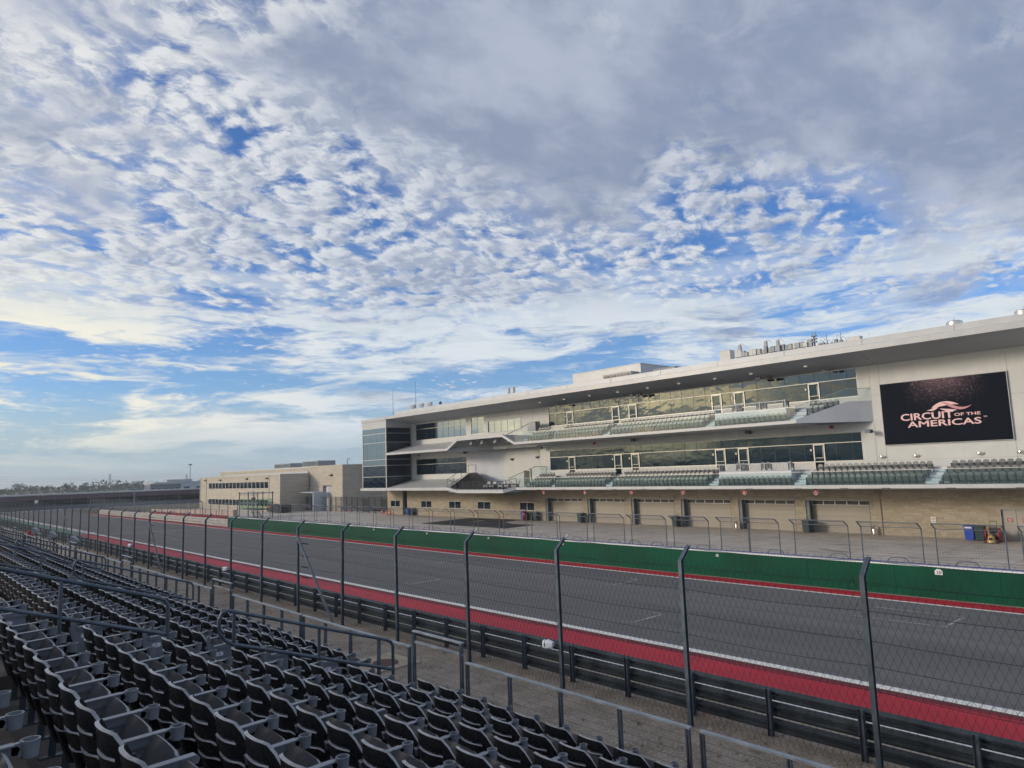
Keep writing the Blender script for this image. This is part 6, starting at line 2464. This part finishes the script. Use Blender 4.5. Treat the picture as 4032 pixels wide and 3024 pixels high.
for y in (127.45, 132.6, 171.6 - 4.0, 171.6):
    p2('downpipe', MB().box(55.50, 55.6, y - .12, y + .12, 0, 6.88), 'frame')
for (x, y, z) in ((55.4, 167.9, 6.3), (55.4, 158.5, 6.25), (55.4, 143.3, 6.3), (55.4, 133.2, 6.3), (61.2, 118.4, 6.45)):
    p2('wall_lamp', MB().add([(x + .2, y - .3, z + .2), (x + .2, y + .3, z + .2), (x - .3, y + .3, z), (x - .3, y - .3, z), (x + .2, y - .3, z - .2), (x + .2, y + .3, z - .2)], [(0, 1, 2, 3), (3, 2, 5, 4), (0, 3, 4), (1, 5, 2)]), 'dark_frame')
p2('porch', MB().box(58.8, 61.44, 120.5, 126.2, 3.35, 3.5).box(58.85, 61.44, 120.5, 120.75, 0, 3.35), 'far_white')
p2('porch_door', MB().box(61.38, 61.44, 123.2, 125.6, 0, 2.4), 'black')
for (y, w_, h, lab) in ((150.5, 8, 1.1, 'wide grey ventilation box, left of two on the stone building roof'), (136.8, 7, 1.25, 'wide grey ventilation box, right of two on the stone building roof')):
    r_ = thing('roof_vent_box', lab, 'ventilation box', (68, y, 8.28), 'ventilation boxes on the stone building')
    MB().box(-2, 2, -w_ / 2, w_ / 2, .0, h).build('casing', 'hvac', r_)
    for q in range(5):
        MB().box(-2.05, -2.0, -w_ / 2 + .3 + q * (w_ - .4) / 5, -w_ / 2 + .1 + (q + 1) * (w_ - .4) / 5, .25, h - .15).build('louvre', 'steel', r_)
r_ = thing('roof_pipe', 'white gooseneck pipe on the stone building roof beside the glass tower', 'pipe', (63, 115.5, 8.28))
MB().tube([(0, 0, 0), (0, 0, .8), (0, -.3, 1.1), (0, -.9, 1.0)], .10, 8).build('pipe', 'wall_cap', r_)
r_ = thing('waste_container', 'dark steel waste container in front of the stone building', 'container', (54.5, 124.6, 0))
MB().box(-.9, .9, -2.4, 2.4, .15, 1.45).build('body', 'black', r_)
for q in range(6):
    MB().box(-.97, -.9, -2.3 + q * .9, -2.15 + q * .9, .15, 1.45).build('rib', 'steel', r_)
MB().box(-.95, .95, -2.45, 2.45, 1.45, 1.52).build('lid', 'steel', r_)
r_ = thing('generator_unit', 'low dark generator unit left of the waste container', 'generator', (55.0, 129.2, 0))
MB().box(-.7, .5, -1.3, 1.3, .1, 1.5).build('casing', 'black', r_)
MB().box(-.74, -.7, -1.0, 1.0, .8, 1.2).build('orange_panel', 'orange', r_)
# black paddock fence between the buildings
r_ = thing('paddock_fence', 'tall black mesh fence between the stone building and the glass tower', 'fence', (60.5, 98, 0))
for q in range(17):
    MB().box(-.05, .05, q * 1.9 - .05, q * 1.9 + .05, 0, 2.6).build('post', 'dark_frame', r_)
MB().tri((0, 0, 2.55), (0, 30.4, 2.55), .03).build('top_wire', 'dark_frame', r_)
mb = MB()
for q in range(150):
    mb.tri((0, q * .2, .1), (0, q * .2 + .5, 2.5), .008)
    mb.tri((0, q * .2 + .5, .1), (0, q * .2, 2.5), .008)
mb.build('mesh_panel', 'dark_frame', r_)
r_ = thing('black_gate', 'solid black gate leaf left of the glass tower base', 'gate', (61.2, 100.5, 0))
MB().box(0, .08, 4.5, 6.3, .1, 2.3).build('leaf', 'black', r_)
MB().box(0, .08, -1, .6, .1, 2.3).build('leaf', 'black', r_)

# ------------------------------------------------------------------ the long bridge at the end of the straight
br = thing('long_bridge', 'long low bridge with maroon girders crossing behind the end of the straight', 'bridge', (17, 236, 0))
ax0, ay0, ax1, ay1 = -60.0, 262.0, 120.0, 214.0
dv = Vector((ax1 - ax0, ay1 - ay0, 0))
LB = dv.length
dv.normalize()
nv = Vector((-dv.y, dv.x, 0))


def bpt(s_, d, z):
    p = Vector((ax0, ay0, 0)) + dv * s_ + nv * d
    return (p.x - 17, p.y - 236, z)


def bbox(s0, s1, d0, d1, z0, z1):
    m_ = MB()
    m_.add([bpt(s0, d0, z0), bpt(s1, d0, z0), bpt(s1, d1, z0), bpt(s0, d1, z0), bpt(s0, d0, z1), bpt(s1, d0, z1), bpt(s1, d1, z1), bpt(s0, d1, z1)],
           [(0, 3, 2, 1), (4, 5, 6, 7), (0, 1, 5, 4), (1, 2, 6, 5), (2, 3, 7, 6), (3, 0, 4, 7)])
    return m_


def zdk(s_):
    return 3.62 + .0 * s_


bbox(0, LB, -.3, 9, 3.72, 4.10).build('deck', 'bridge_white', br)
bbox(0, LB, .0, .4, 2.45, 3.715).build('girder', 'purple', br)
m_ = MB()
for q in range(46):
    b_ = bbox(q * 4.0, q * 4.0 + .18, -.12, .0, 2.45, 3.715)
    m_.add(b_.v, b_.f)
m_.build('stiffener', 'purple', br)
for q in range(16):
    bbox(q * 12.0, q * 12.0 + .9, 1.5, 7, -.4, 2.45).build('pier', 'dark_bay', br)
bbox(0, LB, 7.8, 8.4, -.4, 2.4).build('back_wall', 'dark_bay', br)
for q in range(60):
    bbox(q * 3.1, q * 3.1 + .10, -.25, -.15, 4.10, 4.75).build('rail_post', 'steel_light', br)
bbox(0, LB, -.25, -.17, 4.70, 4.80).build('hand_rail', 'steel_light', br)
r_ = thing('end_wall', 'low grey-blue barrier across the end of the straight', 'barrier', (20, 224, 0))
MB().add([(-40, 14, -.5), (70, -15, -.5), (70, -15, 1.0), (-40, 14, 1.0), (-40, 14.6, -.5), (70, -14.4, -.5), (70, -14.4, 1.0), (-40, 14.6, 1.0)], [(0, 1, 2, 3), (7, 6, 5, 4), (3, 2, 6, 7), (0, 4, 5, 1)]).build('barrier', 'steel_mid', r_)
for q in range(30):
    f = q / 30
    x, y = -40 + 110 * f, 14.3 - 29 * f
    MB().tube([(x, y, 1.0), (x, y, 3.4), (x - .2, y - .5, 3.8)], .05, 5).build('fence_post', 'steel_mid', r_)
for z in (2.0, 3.0, 3.5):
    MB().tri((-40, 14.3, z), (70, -14.7, z), .02).build('cable', 'steel_mid', r_)
for i, (x, y, h) in enumerate(((41.5, 171, 6.0), (13.5, 172, 5.2), (61, 180, 6.2))):
    r_ = thing('camera_pole', ('pole behind the distant fence in front of the bridge', 'thin grey pole near the left edge before the bridge', 'thin pole just left of the stone building')[i], 'pole', (x, y, -.1), 'thin poles before the bridge')
    MB().tube([(0, 0, 0), (0, 0, h)], [.14, .09], 8).build('shaft', 'steel_mid', r_)
    MB().box(-.2, .2, -.2, .2, h, h + .25).build('device', 'steel_mid', r_)
# white kiosk and equipment near the far bend
r_ = thing('white_kiosk', 'small white box on a stand beside the end barrier', 'box', (29.5, 214, 0))
MB().box(-.30, .30, -.3, .3, 1.9, 2.8).build('cabinet', 'plate', r_)
MB().box(-.08, .08, -.08, .08, 0, 1.9).build('leg', 'steel', r_)

# ------------------------------------------------------------------ land beyond: scaffolds, sheds, trees, pylons
rt = random.Random(31)
for i, (x, y, w_, h, d) in enumerate(((20, 330, 22, 5.2, 5), (40, 340, 30, 6.0, 5))):
    r_ = thing('bare_stand', ('left' if i == 0 else 'right') + ' bare pinkish steel stand frame behind the bridge', 'scaffold', (x, y, -.5), 'bare stand frames behind the bridge')
    for q in range(9):
        xx = -w_ / 2 + w_ * q / 8
        hh = h * (.55 + .45 * q / 8)
        MB().bar((xx, 0, 0), (xx, 0, hh), .2, .2).build('post', 'barrier_pink', r_)
        MB().bar((xx, -.0, hh), (xx + 1.4, -d, hh * .55), .15, .15).build('raker', 'barrier_pink', r_)
    for q in range(4):
        MB().bar((-w_ / 2, -.3, 1 + q * 1.1), (w_ / 2, -.3, 1.8 + q * 1.15), .14, .14).build('ledger', 'barrier_pink', r_)
for i, (x, y, w_, h, d, m__, lab) in enumerate((
        (130, 424, 34, 6.9, 20, 'far_white', 'long pale blue shed on the horizon left of the stone building'),
        (112, 400, 15, 6.3, 10, 'steel_mid', 'dark canopy building before the pale blue shed'),
        (23, 560, 20, 6.0, 12, 'far_white', 'pale building on the far left horizon'),
        (45, 570, 18, 3.6, 12, 'sign_white', 'low white building right of the far left one'),
        (190, 640, 20, 9.0, 12, 'far_white', 'small pale block rising over the distant trees'))):
    r_ = thing('distant_shed', lab, 'shed', (x, y, -.6))
    MB().box(-w_ / 2, w_ / 2, 0, d, 0, h * .93).build('walls', m__, r_)
    MB().box(-w_ / 2 - .3, w_ / 2 + .3, -.4, d + .3, h * .93, h).build('roof', 'wall_cap', r_)
    for q in range(5):
        MB().box(-w_ / 2 + w_ * (q + .25) / 5, -w_ / 2 + w_ * (q + .7) / 5, -.08, 0.0, h * .3, h * .6).build('window', 'glass_dark', r_)


def tree(x, y, h, r0, label, grp='single trees along the horizon', n=420):
    r_ = thing('tree', label, 'tree', (x, y, -.6), grp)
    MB().tube([(0, 0, 0), (.1, 0, h * .3), (0, .1, h * .62)], [h * .035, h * .025, h * .012], 6).build('trunk', 'bark', r_)
    mb = MB()
    cl = [(rt.uniform(-.6, .6) * r0, rt.uniform(-.6, .6) * r0, h * rt.uniform(.42, .85), r0 * rt.uniform(.3, .62)) for _ in range(9)]
    for (cx, cy_, cz_, cr_) in cl[:4]:
        mb2 = MB().tube([(0, 0, h * .35), (cx, cy_, cz_)], [h * .014, h * .005], 5)
        mb2.build('limb', 'bark', r_)
    for q in range(n):
        cx, cy_, cz_, cr_ = rt.choice(cl)
        v = Vector((rt.gauss(0, 1), rt.gauss(0, 1), rt.gauss(0, 1))).normalized() * cr_ * rt.uniform(.4, 1.0)
        c = Vector((cx, cy_, cz_)) + Vector((v.x, v.y, v.z * .8))
        s_ = h * rt.uniform(.02, .05)
        e1 = Vector((rt.gauss(0, 1), rt.gauss(0, 1), rt.gauss(0, 1))).normalized()
        e2 = e1.orthogonal().normalized()
        mb.add([c + e1 * s_, c + e2 * s_, c - e1 * s_, c - e2 * s_ * .7], [(0, 1, 2, 3)])
    mb.build('crown', 'leaf', r_)
    return r_


ti = 0
for (x, y, h, r0) in ((52, 600, 9.0, 5), (62, 600, 8.2, 5), (71, 600, 9.8, 6.5), (80, 602, 7.6, 4.5), (88, 600, 8.2, 5), (103, 605, 9.6, 4.2), (112, 600, 9.4, 4.0), (124, 600, 7.4, 5), (133, 605, 7.0, 5), (146, 600, 8.6, 6), (160, 600, 8.0, 6), (172, 604, 6.6, 5), (196, 600, 8.8, 6.5), (215, 600, 7.4, 6), (236, 602, 7.0, 6)):
    ti += 1
    tree(x, y, h, r0, f'distant dark tree on the horizon, {nth(ti)} from the left edge')
# the wood behind, one mass
mb = MB()
for q in range(15000):
    u = rt.random()
    x = -60 + 900 * u
    y = 640 + rt.uniform(0, 160) - .12 * x
    hmax = (5.2 + 2.2 * math.sin(x * .07) * math.sin(x * .023 + 1) + 1.6 * math.sin(x * .21)) * (1 + (y - 640) / 500)
    z = -.6 + max(.3, hmax) * rt.random() ** .7
    s_ = rt.uniform(.5, 1.5)
    c = Vector((x, y, z))
    e1 = Vector((rt.gauss(0, 1), rt.gauss(0, 1), rt.gauss(0, 1))).normalized()
    e2 = e1.orthogonal().normalized()
    mb.add([c + e1 * s_, c + e2 * s_, c - e1 * s_, c - e2 * s_ * .7], [(0, 1, 2, 3)])
for q in range(4200):
    x = rt.uniform(-40, 330)
    y = rt.uniform(300, 560)
    c = Vector((x, y, -.6 + rt.uniform(.1, 1.5)))
    s_ = rt.uniform(.3, 1.0)
    e1 = Vector((rt.gauss(0, 1), rt.gauss(0, 1), rt.gauss(0, 1))).normalized()
    e2 = e1.orthogonal().normalized()
    mb.add([c + e1 * s_, c + e2 * s_, c - e1 * s_, c - e2 * s_ * .7], [(0, 1, 2, 3)])
o = mb.build('treeline', 'leaf')
tag(o, 'dark green band of woods and scrub along the distant horizon', 'woods')
o['kind'] = 'stuff'


def pylon(x, y, h, label):
    r_ = thing('power_pylon', label, 'pylon', (x, y, -.6), 'power pylons on the horizon')
    bw_ = h * .11
    mb = MB()
    for sx_ in (-1, 1):
        for sy_ in (-1, 1):
            mb.bar((sx_ * bw_, sy_ * bw_, 0), (sx_ * bw_ * .32, sy_ * bw_ * .32, h * .55), .35, .35)
            mb.bar((sx_ * bw_ * .32, sy_ * bw_ * .32, h * .55), (sx_ * bw_ * .22, sy_ * bw_ * .22, h), .3, .3)
    mb.build('leg', 'steel_light', r_)
    mb = MB()
    n = 9
    for q in range(n):
        z0, z1 = h * q / n, h * (q + 1) / n
        w0 = bw_ * (1 - .68 * min(1, z0 / (h * .55)))
        w1 = bw_ * (1 - .68 * min(1, z1 / (h * .55)))
        mb.bar((-w0, -w0, z0), (w1, -w1, z1), .22, .22)
        mb.bar((w0, -w0, z0), (-w1, -w1, z1), .22, .22)
    mb.build('lattice', 'steel_light', r_)
    for z in (.62, .78, .94):
        MB().bar((-h * .13, 0, h * z), (h * .13, 0, h * z), .4, .4).build('cross_arm', 'steel_light', r_)


pylon(257, 1200, 22.5, 'tallest lattice power pylon, standing left of the other one on the horizon')
pylon(366.9, 1200, 18.5, 'lattice power pylon close to the light mast')
r_ = thing('light_mast', 'tall thin floodlight mast above the pale blue shed', 'mast', (131.5, 424, 6.2))
MB().tube([(0, 0, 0), (0, 0, 9.4)], [.22, .12], 8).build('shaft', 'steel_mid', r_)
MB().box(-.9, .9, -.2, .2, 9.2, 9.9).build('lamp_head', 'steel_mid', r_)
for q in range(3):
    z = 19.5 - q * 2.6
    r_ = thing('power_line', 'thin power line sagging between the pylons, ' + ('top', 'middle', 'lowest')[q] + ' wire', 'cable', (257, 1200, 0), 'power lines')
    pts = []
    for k in range(17):
        f = k / 16
        pts.append((-420 + 530 * f + 0, 0, z + 2 - 10 * math.sin(math.pi * ((f * 530) % 265) / 265) * .35))
    mb = MB()
    for k in range(16):
        mb.tri(pts[k], pts[k + 1], .10)
    mb.build('wire', 'steel_mid', r_)


# ------------------------------------------------------------------ thin evening haze
hz = bpy.data.materials.new('evening_haze')
hz.use_nodes = True
hz.node_tree.nodes.clear()
_o = hz.node_tree.nodes.new('ShaderNodeOutputMaterial')
_v = hz.node_tree.nodes.new('ShaderNodeVolumePrincipled')
_v.inputs['Color'].default_value = (0.86, 0.93, 1.0, 1)
_v.inputs['Density'].default_value = 0.00035
_v.inputs['Anisotropy'].default_value = 0.2
hz.node_tree.links.new(_v.outputs[0], _o.inputs['Volume'])
MT['haze'] = hz
o = MB().box(-2450, 3050, -1250, 3650, -1.6, 28.0).build('haze', 'haze')
tag(o, 'thin bluish evening haze lying over the whole circuit', 'haze')
o['kind'] = 'stuff'
SC.cycles.volume_bounces = 0
SC.cycles.volume_step_rate = 5.0
